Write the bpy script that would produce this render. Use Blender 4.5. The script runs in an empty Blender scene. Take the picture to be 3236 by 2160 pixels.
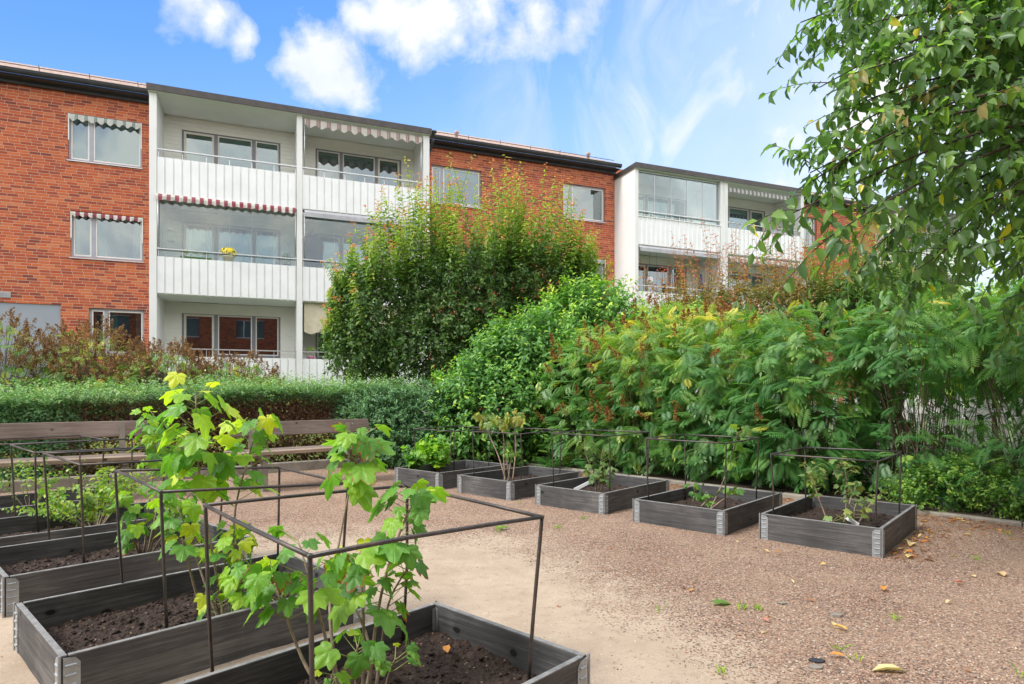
import bpy, math, random
import numpy as np
R = math.radians
rng = np.random.default_rng(11)
random.seed(5)
C = bpy.context.scene.collection
scn = bpy.context.scene

# ------------------------------------------------------------------ camera, exposure
CH = 1.08; FP = 1970.0; CX = 1618.0; HY = 1247.0
cam = bpy.data.objects.new('camera', bpy.data.cameras.new('camera'))
C.objects.link(cam); scn.camera = cam
cam.location = (0, 0, CH); cam.rotation_euler = (R(90), 0, 0)
cam.data.sensor_width = 36; cam.data.lens = FP / 3236 * 36
cam.data.shift_y = (HY - 1080) / 3236
cam.data.clip_start = .05; cam.data.clip_end = 2000
scn.view_settings.view_transform = 'Standard'; scn.view_settings.look = 'None'
scn.view_settings.exposure = 1.22; scn.view_settings.gamma = 1
scn.render.engine = 'CYCLES'
scn.cycles.max_bounces = 7; scn.cycles.diffuse_bounces = 3; scn.cycles.glossy_bounces = 3
scn.cycles.transmission_bounces = 4; scn.cycles.transparent_max_bounces = 12
scn.cycles.sample_clamp_indirect = 4

# ------------------------------------------------------------------ node helper
class NT:
    def __init__(s, tree): s.t = tree; tree.nodes.clear()
    def n(s, typ, ins=None, **kw):
        nd = s.t.nodes.new(typ)
        for k, v in kw.items(): setattr(nd, k, v)
        for k, v in (ins or {}).items():
            if isinstance(v, bpy.types.NodeSocket): s.t.links.new(v, nd.inputs[k])
            else: nd.inputs[k].default_value = v
        return nd
    def m(s, op, a, b=None, c=None, clamp=False):
        nd = s.n('ShaderNodeMath', operation=op, use_clamp=clamp)
        for i, v in enumerate((a, b, c)):
            if v is None: continue
            if isinstance(v, bpy.types.NodeSocket): s.t.links.new(v, nd.inputs[i])
            else: nd.inputs[i].default_value = v
        return nd.outputs[0]
    def mix(s, f, a, b, blend='MIX'):
        nd = s.n('ShaderNodeMix', data_type='RGBA', blend_type=blend)
        for i, v in ((0, f), (6, a), (7, b)):
            if isinstance(v, bpy.types.NodeSocket): s.t.links.new(v, nd.inputs[i])
            else: nd.inputs[i].default_value = v if i == 0 else (tuple(v) + (1,))[:4]
        return nd.outputs[2]
    def ramp(s, f, stops, interp='LINEAR'):
        nd = s.n('ShaderNodeValToRGB'); cr = nd.color_ramp; cr.interpolation = interp
        while len(cr.elements) > 1: cr.elements.remove(cr.elements[-1])
        cr.elements[0].position = stops[0][0]; cr.elements[0].color = tuple(stops[0][1]) + (1,)
        for p, c in stops[1:]:
            e = cr.elements.new(p); e.color = tuple(c) + (1,)
        s.t.links.new(f, nd.inputs[0]); return nd.outputs[0]
    def noise(s, vec, scale, detail=4, rough=.55, dist=0, out=0):
        nd = s.n('ShaderNodeTexNoise', {'Scale': scale, 'Detail': detail, 'Roughness': rough, 'Distortion': dist})
        if vec is not None: s.t.links.new(vec, nd.inputs['Vector'])
        return nd.outputs[out]
    def mapr(s, v, a, b, c=0., d=1.):
        nd = s.n('ShaderNodeMapRange', {'From Min': a, 'From Max': b, 'To Min': c, 'To Max': d}); s.t.links.new(v, nd.inputs[0]); return nd.outputs[0]
    def vmath(s, op, a, b):
        nd = s.n('ShaderNodeVectorMath', operation=op)
        for i, v in enumerate((a, b)):
            if isinstance(v, bpy.types.NodeSocket): s.t.links.new(v, nd.inputs[i])
            else: nd.inputs[i].default_value = v
        return nd

# ------------------------------------------------------------------ world: sky with clouds given as directions
w = bpy.data.worlds.new('World'); scn.world = w; w.use_nodes = True
SUN_EL, SUN_AZ = R(48), math.atan2(-.8, -.42)       # light comes from the left and a little behind
def build_world():
    t = NT(w.node_tree)
    tc = t.n('ShaderNodeTexCoord').outputs['Generated']
    sky = t.n('ShaderNodeTexSky', sky_type='NISHITA', sun_disc=False)
    sky.sun_elevation = SUN_EL; sky.sun_rotation = SUN_AZ
    sky.air_density = 1.0; sky.dust_density = .6; sky.ozone_density = 2.0
    sep = t.n('ShaderNodeSeparateXYZ', {0: tc}).outputs
    X, Y, Z = sep[0], sep[1], sep[2]
    # blue deepening upwards and to the left
    up = t.mapr(Z, .10, .55); lft = t.mapr(X, .5, -.6)
    k = t.m('ADD', t.m('MULTIPLY', up, .62), t.m('MULTIPLY', lft, .38), clamp=True)
    blue = t.ramp(k, [(0, (3.6, 4.8, 6.1)), (.35, (2.5, 3.8, 6.0)), (.62, (1.4, 2.75, 5.7)), (.8, (.72, 1.95, 4.9)), (1, (.36, 1.3, 4.0))])
    base = t.mix(.86, sky.outputs[0], blue)
    n1 = t.noise(tc, 6.5, 9, .60, .35); n2 = t.noise(tc, 24, 7, .65, .3)
    nn = t.m('ADD', t.m('MULTIPLY', t.m('SUBTRACT', n1, .5), 1.0), t.m('MULTIPLY', t.m('SUBTRACT', n2, .5), .34))
    def d(px, py):
        v = np.array([(px * 1.3776 - CX) / FP, 1, (HY - py * 1.3776) / FP]); return tuple(v / np.linalg.norm(v))
    clouds = [(735, 172, 92, 1.), (800, 190, 62, .9), (668, 140, 52, .9), (700, 215, 45, .7), (835, 40, 42, .7), (900, 30, 70, 1), (1000, 25, 110, 1.), (1110, 25, 105, 1.), (1190, 70, 62, 1.),
              (1230, 40, 95, 1.), (1320, 50, 62, .9), (430, 5, 85, .95), (490, 45, 62, .85), (560, 88, 46, .7), (940, 75, 60, .9), (1050, 90, 50, .8),
              (2000, 60, 250, 1.), (1950, 300, 190, 1.), (1830, 320, 110, .95), (2300, 250, 380, 1.), (1790, 425, 90, .8)]
    acc = None
    for px, py, r, a in clouds:
        cdir = d(px, py); ra = r * 1.3776 / FP * (cdir[1] ** 2) * 1.42
        dist = t.vmath('DISTANCE', tc, cdir).outputs['Value']
        v = t.m('MULTIPLY', t.m('SUBTRACT', 1.0, t.m('DIVIDE', dist, ra)), a)
        acc = v if acc is None else t.m('SMOOTH_MAX', acc, v, .16)
    dens = t.mapr(t.m('ADD', acc, t.m('MULTIPLY', nn, 3.1)), .10, .85)
    dens = t.m('MULTIPLY', dens, t.mapr(acc, -.7, .05))
    # thin high streaks on the right
    st = t.n('ShaderNodeMapping', {'Vector': tc, 'Scale': (6.5, 2.2, 3.0), 'Rotation': (0, R(28), R(10))}).outputs[0]
    ws = t.mapr(t.noise(st, 1.5, 8, .6, 1.0), .44, .78)
    ws = t.m('MULTIPLY', t.m('MULTIPLY', ws, t.mapr(X, -.15, .25)), 1.0)
    lowhaze = t.m('MULTIPLY', t.mapr(X, .10, .5), .62)
    # unseen cloud cover added behind and overhead to whiten the ambient fill
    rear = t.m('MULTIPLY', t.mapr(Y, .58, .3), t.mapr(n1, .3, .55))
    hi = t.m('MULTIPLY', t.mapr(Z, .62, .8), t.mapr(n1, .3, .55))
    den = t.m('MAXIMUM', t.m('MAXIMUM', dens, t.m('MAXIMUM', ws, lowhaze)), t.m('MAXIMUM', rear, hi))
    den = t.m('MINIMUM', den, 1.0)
    shade = t.mapr(t.noise(t.vmath('ADD', tc, (0, 0, .03)).outputs[0], 8, 5, .5), .32, .66)
    ccol = t.mix(shade, (3.4, 3.75, 4.3), (4.7, 4.8, 4.9))
    ccol = t.mix(t.mapr(Y, .5, .2), ccol, (10.4, 10.2, 9.8))  # added out-of-view cloud set brighter than the visible clouds, for fill light
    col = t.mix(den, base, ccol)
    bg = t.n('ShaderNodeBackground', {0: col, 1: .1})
    out = t.n('ShaderNodeOutputWorld'); t.t.links.new(bg.outputs[0], out.inputs[0])
build_world()
sun = bpy.data.objects.new('sun', bpy.data.lights.new('sun', 'SUN')); C.objects.link(sun)
sun.data.energy = 1.5; sun.data.angle = R(14); sun.data.color = (1, .96, .9)
from mathutils import Vector
sd = Vector((math.sin(SUN_AZ) * math.cos(SUN_EL), math.cos(SUN_AZ) * math.cos(SUN_EL), math.sin(SUN_EL)))
sun.rotation_euler = sd.to_track_quat('Z', 'Y').to_euler(); sun.location = sd * 60

# ------------------------------------------------------------------ materials
def mat(name, fn, disp=False):
    m = bpy.data.materials.new(name); m.use_nodes = True; t = NT(m.node_tree)
    out = t.n('ShaderNodeOutputMaterial'); sh = fn(t)
    t.t.links.new(sh, out.inputs[0]); return m
def bump(t, h, strength=.4, dist=.01):
    return t.n('ShaderNodeBump', {'Height': h, 'Strength': strength, 'Distance': dist}).outputs[0]
def pbr(t, col, rough=.6, normal=None, metal=0, spec=.5, **kw):
    ins = {'Base Color': col if isinstance(col, bpy.types.NodeSocket) else tuple(col) + (1,), 'Roughness': rough, 'Metallic': metal, 'Specular IOR Level': spec}
    if normal is not None: ins['Normal'] = normal
    ins.update(kw)
    return t.n('ShaderNodeBsdfPrincipled', ins).outputs[0]
def objc(t): return t.n('ShaderNodeTexCoord').outputs['Object']
def simple(name, col, rough=.6, metal=0, var=.12, scale=6, bm=0, bs=60):
    def f(t):
        o = objc(t); n = t.noise(o, scale, 5)
        c = t.mix(t.mapr(n, .3, .7), tuple(x * (1 - var) for x in col), tuple(min(1, x * (1 + var)) for x in col))
        return pbr(t, c, rough, bump(t, t.noise(o, bs, 3), bm, .004) if bm else None, metal)
    return mat(name, f)

def m_brick():
    def f(t):
        s = t.n('ShaderNodeSeparateXYZ', {0: objc(t)}).outputs
        row_f = t.m('DIVIDE', s[2], .0816); row = t.m('FLOOR', row_f)
        jit = t.n('ShaderNodeTexWhiteNoise', noise_dimensions='1D'); t.t.links.new(row, jit.inputs['W'])
        u = t.m('ADD', t.m('DIVIDE', s[0], .262), t.m('ADD', t.m('MULTIPLY', row, .27), t.m('MULTIPLY', jit.outputs[0], .55)))
        colf = t.m('FLOOR', u)
        cell = t.n('ShaderNodeCombineXYZ', {0: colf, 1: row}).outputs[0]
        wn = t.n('ShaderNodeTexWhiteNoise', {'Vector': cell}, noise_dimensions='3D')
        big = t.noise(objc(t), .8, 3)
        v = t.m('ADD', wn.outputs[0], t.m('MULTIPLY', t.m('SUBTRACT', big, .5), .45))
        bc = t.ramp(v, [(0, (.22, .052, .038)), (.14, (.33, .070, .038)), (.34, (.46, .094, .038)), (.62, (.56, .122, .042)), (.85, (.63, .16, .052)), (1, (.64, .205, .085))])
        g = t.noise(objc(t), 42, 4); st = t.n('ShaderNodeMapping', {'Vector': objc(t), 'Scale': (1.6, 1, .22)}).outputs[0]
        bc = t.mix(t.mapr(t.noise(st, 1.5, 5, .6), .5, .75, 0, .30), bc, (.22, .085, .06))
        bc = t.mix(t.mapr(g, .3, .75), t.mix(.35, bc, (.2, .06, .045)), bc)
        fu = t.m('FRACT', u); fz = t.m('FRACT', row_f)
        eu = t.m('MINIMUM', fu, t.m('SUBTRACT', 1, fu)); ez = t.m('MINIMUM', fz, t.m('SUBTRACT', 1, fz))
        wob = t.m('MULTIPLY', t.m('SUBTRACT', t.noise(objc(t), 30, 2), .5), .05)
        mu = t.mapr(t.m('ADD', eu, t.m('MULTIPLY', wob, .4)), .014, .028); mz = t.mapr(t.m('ADD', ez, wob), .055, .095)
        isb = t.m('MULTIPLY', mu, mz)
        c = t.mix(isb, t.mix(g, (.42, .27, .2), (.58, .42, .33)), bc)
        return pbr(t, c, .85, bump(t, t.m('ADD', isb, t.m('MULTIPLY', g, .35)), .55, .008), 0, .25)
    return mat('red brick', f)
def m_wood(name, axis, c0, c1, c2, knots=True, rough=.62):
    def f(t):
        o = t.n('ShaderNodeTexCoord').outputs['Object']
        oi = t.n('ShaderNodeObjectInfo').outputs['Random']
        off = t.n('ShaderNodeCombineXYZ', {0: t.m('MULTIPLY', oi, 37), 1: t.m('MULTIPLY', oi, 11), 2: t.m('MULTIPLY', oi, 5)}).outputs[0]
        o2 = t.vmath('ADD', o, off).outputs[0]
        sc = [16, 16, 26]; sc[axis] = 1.1
        mp = t.n('ShaderNodeMapping', {'Vector': o2, 'Scale': tuple(sc)}).outputs[0]
        g = t.noise(mp, 2.6, 8, .66, .6); g2 = t.noise(mp, 11, 4, .6)
        big = t.noise(o2, 2.2, 3)
        c = t.ramp(t.m('ADD', t.m('MULTIPLY', g, .62), t.m('MULTIPLY', big, .42)), [(.34, c0), (.52, c1), (.68, c2)])
        c = t.mix(t.mapr(g2, .55, .8, 0, .35), c, c2)
        c = t.mix(t.mapr(t.noise(o2, 5, 5, .7), .5, .72, 0, .5), c, (.035, .035, .038)) if c1[0] < .1 else c
        h = g
        if knots:
            ks = [6.5, 6.5, 6.5]; ks[axis] = 4.6
            km = t.n('ShaderNodeMapping', {'Vector': o2, 'Scale': tuple(ks)}).outputs[0]
            vo = t.n('ShaderNodeTexVoronoi', {'Vector': km, 'Scale': 1.0, 'Randomness': 1.0})
            kn = t.m('LESS_THAN', t.m('ADD', vo.outputs['Distance'], t.m('MULTIPLY', t.m('SUBTRACT', g, .5), .12)), .085)
            ring = t.mapr(vo.outputs['Distance'], .17, .06)
            c = t.mix(t.m('MULTIPLY', ring, .55), c, c0); c = t.mix(kn, c, tuple(x * .35 for x in c0))
        return pbr(t, c, rough, bump(t, h, .45, .004), 0, .35)
    return mat(name, f)
def m_leaf(name, stops, trans=.28, rough=.42, edge=None, vein=0, spec=.45, gain=1.8):
    def f(t):
        a = t.n('ShaderNodeAttribute', attribute_name='tint').outputs['Fac']
        c = t.ramp(a, [(p_, tuple(min(.8, x * gain) for x in c_)) for p_, c_ in stops])
        o = objc(t); nz = t.noise(o, 3.0, 3)
        c = t.mix(t.mapr(nz, .3, .7, 0, .45), c, t.mix(1, c, (1.35, 1.2, .8), 'MULTIPLY'))
        nrm = None
        if vein: c = t.mix(t.mapr(t.noise(o, 16, 4), .42, .68, 0, .55), c, t.mix(1, c, (.55, .68, .6), 'MULTIPLY'))
        if edge:
            e = t.n('ShaderNodeAttribute', attribute_name='edge').outputs['Fac']
            k = t.mapr(t.m('ADD', e, t.m('MULTIPLY', t.noise(o, 60, 3), .5)), .98, 1.12)
            c = t.mix(k, c, edge)
        if vein:
            vn = t.n('ShaderNodeAttribute', attribute_name='vein').outputs['Fac']
            vk = t.mapr(vn, .72, 1.0)
            c = t.mix(t.m('MULTIPLY', vk, .45), c, t.mix(1, c, (1.9, 1.7, 1.3), 'MULTIPLY'))
            nrm = bump(t, t.m('ADD', t.noise(o, 90, 3), t.m('MULTIPLY', vk, -1.)), .5, .006)
        p = pbr(t, c, rough, nrm, 0, spec)
        tr = t.n('ShaderNodeBsdfTranslucent', {0: t.mix(1, c, (1.7, 1.9, .75), 'MULTIPLY')}).outputs[0]
        mx = t.n('ShaderNodeMixShader', {0: trans}); t.t.links.new(p, mx.inputs[1]); t.t.links.new(tr, mx.inputs[2])
        return mx.outputs[0]
    return mat(name, f)
def m_glass(name, refl=.14, tint=(.86, .92, .92)):
    def f(t):
        tr = t.n('ShaderNodeBsdfTransparent', {0: tint + (1,)}).outputs[0]
        wv = bump(t, t.noise(objc(t), 1.1, 2), .03, .02)
        gl = t.n('ShaderNodeBsdfGlossy', {0: (1, 1, 1, 1), 'Roughness': .015, 'Normal': wv}).outputs[0]
        fr = t.n('ShaderNodeLayerWeight', {0: .35}).outputs['Fresnel']
        k = t.m('ADD', t.m('MULTIPLY', fr, .42), refl, clamp=True)
        mx = t.n('ShaderNodeMixShader', {0: k}); t.t.links.new(tr, mx.inputs[1]); t.t.links.new(gl, mx.inputs[2])
        return mx.outputs[0]
    return mat(name, f)
def m_stripe(name, cols, period, trans=.25):
    def f(t):
        s = t.n('ShaderNodeSeparateXYZ', {0: objc(t)}).outputs
        v = t.m('FRACT', t.m('DIVIDE', s[0], period))
        c = t.ramp(v, cols, 'CONSTANT')
        c = t.mix(t.mapr(t.noise(objc(t), 5, 3), .4, .7, 0, .2), c, (.35, .33, .3))
        p = pbr(t, c, .8); tr = t.n('ShaderNodeBsdfTranslucent', {0: c}).outputs[0]
        mx = t.n('ShaderNodeMixShader', {0: trans}); t.t.links.new(p, mx.inputs[1]); t.t.links.new(tr, mx.inputs[2])
        return mx.outputs[0]
    return mat(name, f)
def m_ground():
    def f(t):
        g = t.n('ShaderNodeNewGeometry').outputs['Position']
        s = t.n('ShaderNodeSeparateXYZ', {0: g}).outputs
        n0 = t.noise(g, .9, 5, .6); n1 = t.noise(g, 5, 6, .65)
        a = t.m('ADD', t.m('MULTIPLY', t.m('SUBTRACT', s[0], .9), 2.17 / 2.31), t.m('MULTIPLY', t.m('SUBTRACT', s[1], 2.5), .8 / 2.31))
        b = t.m('MULTIPLY', t.m('SUBTRACT', s[1], 4.75), .7)
        dd = t.m('SMOOTH_MAX', a, b, .5)
        dd = t.m('ADD', dd, t.m('ADD', t.m('MULTIPLY', t.m('SUBTRACT', n0, .5), 1.0), t.m('MULTIPLY', t.m('SUBTRACT', n1, .5), .55)))
        cov = t.mapr(dd, -.26, .30)
        vo = t.n('ShaderNodeTexVoronoi', {'Vector': g, 'Scale': 125.0, 'Randomness': 1.0})
        cr = t.n('ShaderNodeSeparateColor', {0: vo.outputs['Color']}).outputs
        stone = t.ramp(cr[0], [(0, (.06, .05, .048)), (.10, (.15, .10, .08)), (.26, (.27, .165, .115)), (.48, (.41, .25, .17)), (.70, (.50, .355, .255)), (.84, (.30, .24, .20)), (.95, (.66, .55, .45))], 'CONSTANT')
        stone = t.mix(t.m('MULTIPLY', t.mapr(vo.outputs['Distance'], .35, .75), .55), stone, (.13, .08, .055))
        patch = t.mapr(t.noise(g, 1.7, 5), .35, .65)
        stone = t.mix(t.m('MULTIPLY', patch, .28), stone, (.50, .37, .26))
        sn = t.noise(g, 220, 4, .7); sn2 = t.noise(g, 3.2, 5, .6)
        sand = t.mix(t.mapr(sn, .3, .7), (.33, .255, .185), (.58, .47, .36))
        sand = t.mix(t.mapr(sn2, .4, .7, 0, .65), sand, (.33, .25, .18))
        sand = t.mix(t.mapr(t.noise(g, 14, 6, .7), .52, .72, 0, .5), sand, (.27, .195, .14))
        v2 = t.n('ShaderNodeTexVoronoi', {'Vector': g, 'Scale': 70.0, 'Randomness': 1.0})
        c2 = t.n('ShaderNodeSeparateColor', {0: v2.outputs['Color']}).outputs
        speck = t.m('MULTIPLY', t.m('LESS_THAN', v2.outputs['Distance'], .28), t.m('GREATER_THAN', c2[1], .9))
        sand = t.mix(speck, sand, t.mix(c2[2], (.10, .075, .06), (.62, .5, .42)))
        # loose stones thin out towards the trodden sand
        keep = t.m('LESS_THAN', cr[1], cov)
        c = t.mix(keep, sand, stone)
        # damp leaf mould at the planting edges
        edge = t.m('ADD', t.m('MULTIPLY', t.m('SUBTRACT', s[0], 3.9), .74), t.m('MULTIPLY', t.m('SUBTRACT', s[1], 5.3), .67))
        dk = t.mapr(t.m('ADD', edge, t.m('MULTIPLY', t.m('SUBTRACT', n1, .5), .9)), -.55, .1, 0, .65)
        c = t.mix(dk, c, t.mix(n1, (.10, .055, .035), (.22, .13, .09)))
        h = t.m('ADD', t.m('MULTIPLY', t.m('SUBTRACT', 1, vo.outputs['Distance']), t.m('MULTIPLY', keep, 1.)), t.m('MULTIPLY', sn, .3))
        return pbr(t, c, .9, bump(t, h, .9, .006), 0, .2)
    return mat('gravel and sand', f)

M = {}
M['brick'] = m_brick()
M['ground'] = m_ground()
M['soilground'] = simple('planting soil', (.06, .04, .028), .95, var=.4, scale=9, bm=.8, bs=80)
M['turf'] = simple('turf', (.07, .11, .03), .9, var=.4, scale=4, bm=.6)
M['white'] = simple('white painted metal', (.80, .81, .81), .38, var=.05, scale=2.2)
M['render'] = simple('white render', (.74, .74, .73), .8, var=.05, scale=1.2, bm=.25, bs=120)
M['siding'] = simple('cream siding', (.82, .82, .75), .55, var=.04, scale=3)
M['soffit'] = simple('soffit paint', (.84, .86, .83), .7, var=.03, scale=2)
M['frame'] = simple('grey lilac window frame', (.36, .365, .42), .45, var=.05)
M['frame_dark'] = simple('grey window frame', (.22, .225, .25), .45, var=.06)
M['sash'] = simple('white sash', (.78, .78, .74), .45, var=.04)
M['cream'] = simple('cream door sash', (.72, .70, .60), .5, var=.04)
M['alu'] = simple('aluminium', (.55, .56, .57), .35, .6, var=.06)
M['fascia'] = simple('dark sheet metal', (.035, .037, .042), .45, .1, var=.25, scale=5)
M['fascia_brown'] = simple('dark brown sheet metal', (.055, .048, .045), .5, .1, var=.25, scale=5)
M['tile'] = simple('roof tile', (.42, .31, .27), .8, var=.25, scale=7)
M['greyrender'] = simple('grey render', (.30, .33, .38), .85, var=.05, scale=2)
M['glass'] = m_glass('window glass', .15, (.42, .60, .61))
M['glazing'] = m_glass('balcony glazing', .06, (.84, .90, .89))
M['blind'] = simple('blind', (.66, .80, .78), .6, var=.03)
M['curtain'] = simple('curtain', (.66, .68, .64), .8, var=.06, scale=12)
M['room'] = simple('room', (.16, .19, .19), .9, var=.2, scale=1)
M['wx'] = m_wood('stained board along x', 0, (.028, .028, .030), (.075, .075, .077), (.17, .165, .158))
M['wy'] = m_wood('stained board along y', 1, (.028, .028, .030), (.075, .075, .077), (.17, .165, .158))
M['wend'] = simple('weathered board edge', (.22, .22, .215), .7, var=.3, scale=30)
M['bench'] = m_wood('weathered bench plank', 0, (.10, .072, .056), (.19, .145, .12), (.29, .235, .20))
M['bench_seat'] = m_wood('pale bench plank', 0, (.16, .115, .08), (.27, .205, .15), (.38, .30, .23))
M['galv'] = simple('galvanised steel', (.36, .39, .41), .42, .5, var=.2, scale=25)
def _rust(t):
    o = objc(t); n = t.noise(o, 9, 6, .7); n2 = t.noise(o, 70, 4, .6)
    c = t.ramp(t.m('ADD', t.m('MULTIPLY', n, .7), t.m('MULTIPLY', n2, .3)), [(.35, (.045, .045, .05)), (.5, (.085, .078, .074)), (.6, (.13, .10, .085)), (.7, (.22, .125, .08))])
    return pbr(t, c, t.mapr(n, .3, .7, .34, .6), bump(t, n2, .5, .002), .55)
M['steel'] = mat('worn steel rod', _rust)
def _soil(t):
    o = objc(t); n = t.noise(o, 28, 7, .7); v = t.n('ShaderNodeTexVoronoi', {'Vector': o, 'Scale': 75.0})
    cc = t.n('ShaderNodeSeparateColor', {0: v.outputs['Color']}).outputs
    c = t.ramp(n, [(.3, (.022, .014, .010)), (.55, (.052, .034, .026)), (.75, (.10, .068, .05))])
    c = t.mix(t.m('MULTIPLY', t.m('GREATER_THAN', cc[0], .91), t.m('LESS_THAN', v.outputs['Distance'], .3)), c, (.25, .16, .11))
    return pbr(t, c, .85, bump(t, t.m('ADD', n, v.outputs['Distance']), 1., .01), 0, .3)
M['soil'] = mat('garden soil', _soil)
M['kerb'] = simple('concrete kerb', (.25, .225, .19), .9, var=.25, scale=8, bm=.5, bs=90)
M['bark'] = simple('bark', (.075, .055, .045), .85, var=.4, scale=20, bm=.6, bs=60)
M['twig'] = simple('twig', (.14, .095, .065), .8, var=.35, scale=9)
M['redtwig'] = simple('red twig', (.13, .05, .035), .7, var=.3, scale=9)
M['cane'] = simple('currant cane', (.30, .23, .165), .75, var=.35, scale=30, bm=.4, bs=120)
M['greenstem'] = simple('petiole', (.26, .30, .09), .6, var=.2)
M['dry'] = simple('dry brown twigs', (.15, .085, .065), .9, var=.5, scale=14)
M['plastic_white'] = simple('white plastic', (.8, .82, .84), .4, var=.02)
M['blue'] = simple('blue tarpaulin', (.02, .22, .55), .4, var=.2, scale=12)
M['pot'] = simple('cream pot', (.66, .64, .52), .6)
M['black'] = simple('black metal', (.02, .02, .022), .5)
M['navy'] = simple('navy cloth', (.02, .03, .06), .85, var=.3)
M['yellow'] = simple('yellow', (.75, .58, .03), .6, var=.15, scale=30)
M['red'] = simple('red', (.6, .03, .03), .6)
M['pink'] = simple('pink', (.7, .25, .42), .6)
M['basket'] = simple('wicker', (.30, .19, .12), .85, var=.4, scale=50, bm=.6)
M['flagblue'] = simple('flag blue', (.01, .09, .28), .7)
M['pebble'] = m_leaf('pebbles', [(0, (.10, .08, .075)), (.3, (.33, .21, .17)), (.6, (.46, .30, .23)), (.85, (.45, .36, .30)), (1, (.66, .60, .54))], 0, .8, spec=.2, gain=1.)
STR_RW = [(0, (.30, .055, .09)), (.5, (.72, .70, .64))]
STR_GW = [(0, (.03, .16, .13)), (.06, (.7, .72, .68)), (.11, (.05, .2, .17)), (.17, (.7, .72, .68)), (.21, (.14, .26, .24)), (.3, (.72, .72, .68))]
STR_PW = [(0, (.42, .27, .26)), (.12, (.5, .4, .38)), (.22, (.36, .25, .25)), (.4, (.70, .66, .6))]
STR_GY = [(0, (.30, .29, .29)), (.5, (.74, .74, .72))]
M['awn_red'] = m_stripe('red striped awning', STR_RW, .205)
M['awn_green'] = m_stripe('green striped awning', STR_GW, .235)
M['awn_pink'] = m_stripe('faded pink awning', STR_PW, .30)
M['awn_grey'] = m_stripe('grey striped awning', STR_GY, .2)
M['awn_plain'] = simple('grey awning cloth', (.42, .42, .45), .8)
M['awn_cream'] = simple('cream awning cloth', (.62, .56, .42), .8)
M['awn_dkgreen'] = simple('dark green awning', (.01, .12, .08), .8)
# leaves
M['l_plum'] = m_leaf('plum leaves', [(0, (.024, .055, .020)), (.35, (.040, .088, .026)), (.6, (.085, .145, .035)), (.85, (.19, .24, .05)), (.95, (.30, .20, .08)), (1, (.30, .10, .06))], .32, gain=1.9)
M['l_autumn'] = m_leaf('autumn leaves', [(0, (.045, .075, .03)), (.35, (.12, .14, .04)), (.6, (.19, .16, .05)), (.80, (.32, .12, .06)), (1, (.40, .08, .07))], .3, gain=1.4)
M['l_dog'] = m_leaf('dogwood leaves', [(0, (.030, .085, .028)), (.4, (.050, .135, .035)), (.7, (.105, .22, .045)), (1, (.26, .36, .05))], .28)
M['l_sorb'] = m_leaf('sorbaria leaves', [(0, (.022, .075, .028)), (.4, (.045, .125, .036)), (.65, (.10, .19, .045)), (.85, (.19, .25, .05)), (1, (.34, .29, .05))], .36, gain=1.75)
M['l_hedge'] = m_leaf('hedge leaves', [(0, (.030, .085, .036)), (.5, (.065, .150, .060)), (.85, (.13, .23, .075)), (1, (.26, .24, .08))], .2)
M['l_blue'] = m_leaf('blue green leaves', [(0, (.028, .080, .040)), (.6, (.062, .148, .064)), (1, (.13, .225, .08))], .2)
M['l_cherry'] = m_leaf('cherry leaves', [(0, (.030, .060, .030)), (.35, (.055, .105, .040)), (.62, (.10, .17, .035)), (.84, (.19, .27, .045)), (.93, (.17, .13, .08)), (1, (.55, .30, .04))], .5, .34, gain=2.35)
M['l_currant'] = m_leaf('currant leaves', [(0, (.055, .15, .028)), (.45, (.10, .24, .035)), (.8, (.23, .38, .03)), (1, (.44, .46, .04))], .36, .38, edge=(.30, .10, .035), vein=1, gain=1.5)
M['l_fresh'] = m_leaf('fresh small leaves', [(0, (.06, .17, .035)), (.5, (.15, .29, .045)), (1, (.34, .42, .06))], .32, edge=(.30, .16, .05), gain=1.15)
M['l_wither'] = m_leaf('withered leaves', [(0, (.06, .12, .035)), (.5, (.13, .22, .055)), (1, (.32, .31, .08))], .25, gain=1.25, edge=(.26, .09, .06))
M['l_dry'] = m_leaf('dry leaves', [(0, (.06, .032, .024)), (.5, (.15, .085, .05)), (1, (.30, .19, .08))], .15, .7, spec=.2, gain=1.5)
M['l_pan'] = m_leaf('seed heads', [(0, (.13, .05, .022)), (.5, (.27, .115, .04)), (1, (.36, .18, .06))], .12, .8, spec=.15, gain=1.)
M['l_litter'] = m_leaf('fallen leaves', [(0, (.10, .05, .03)), (.3, (.30, .13, .06)), (.5, (.55, .19, .05)), (.68, (.62, .36, .06)), (.85, (.66, .56, .30)), (1, (.5, .14, .12))], .15, .6, gain=1.05)
M['l_grass'] = m_leaf('grass blades', [(0, (.08, .16, .03)), (1, (.26, .38, .06))], .3)

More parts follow.
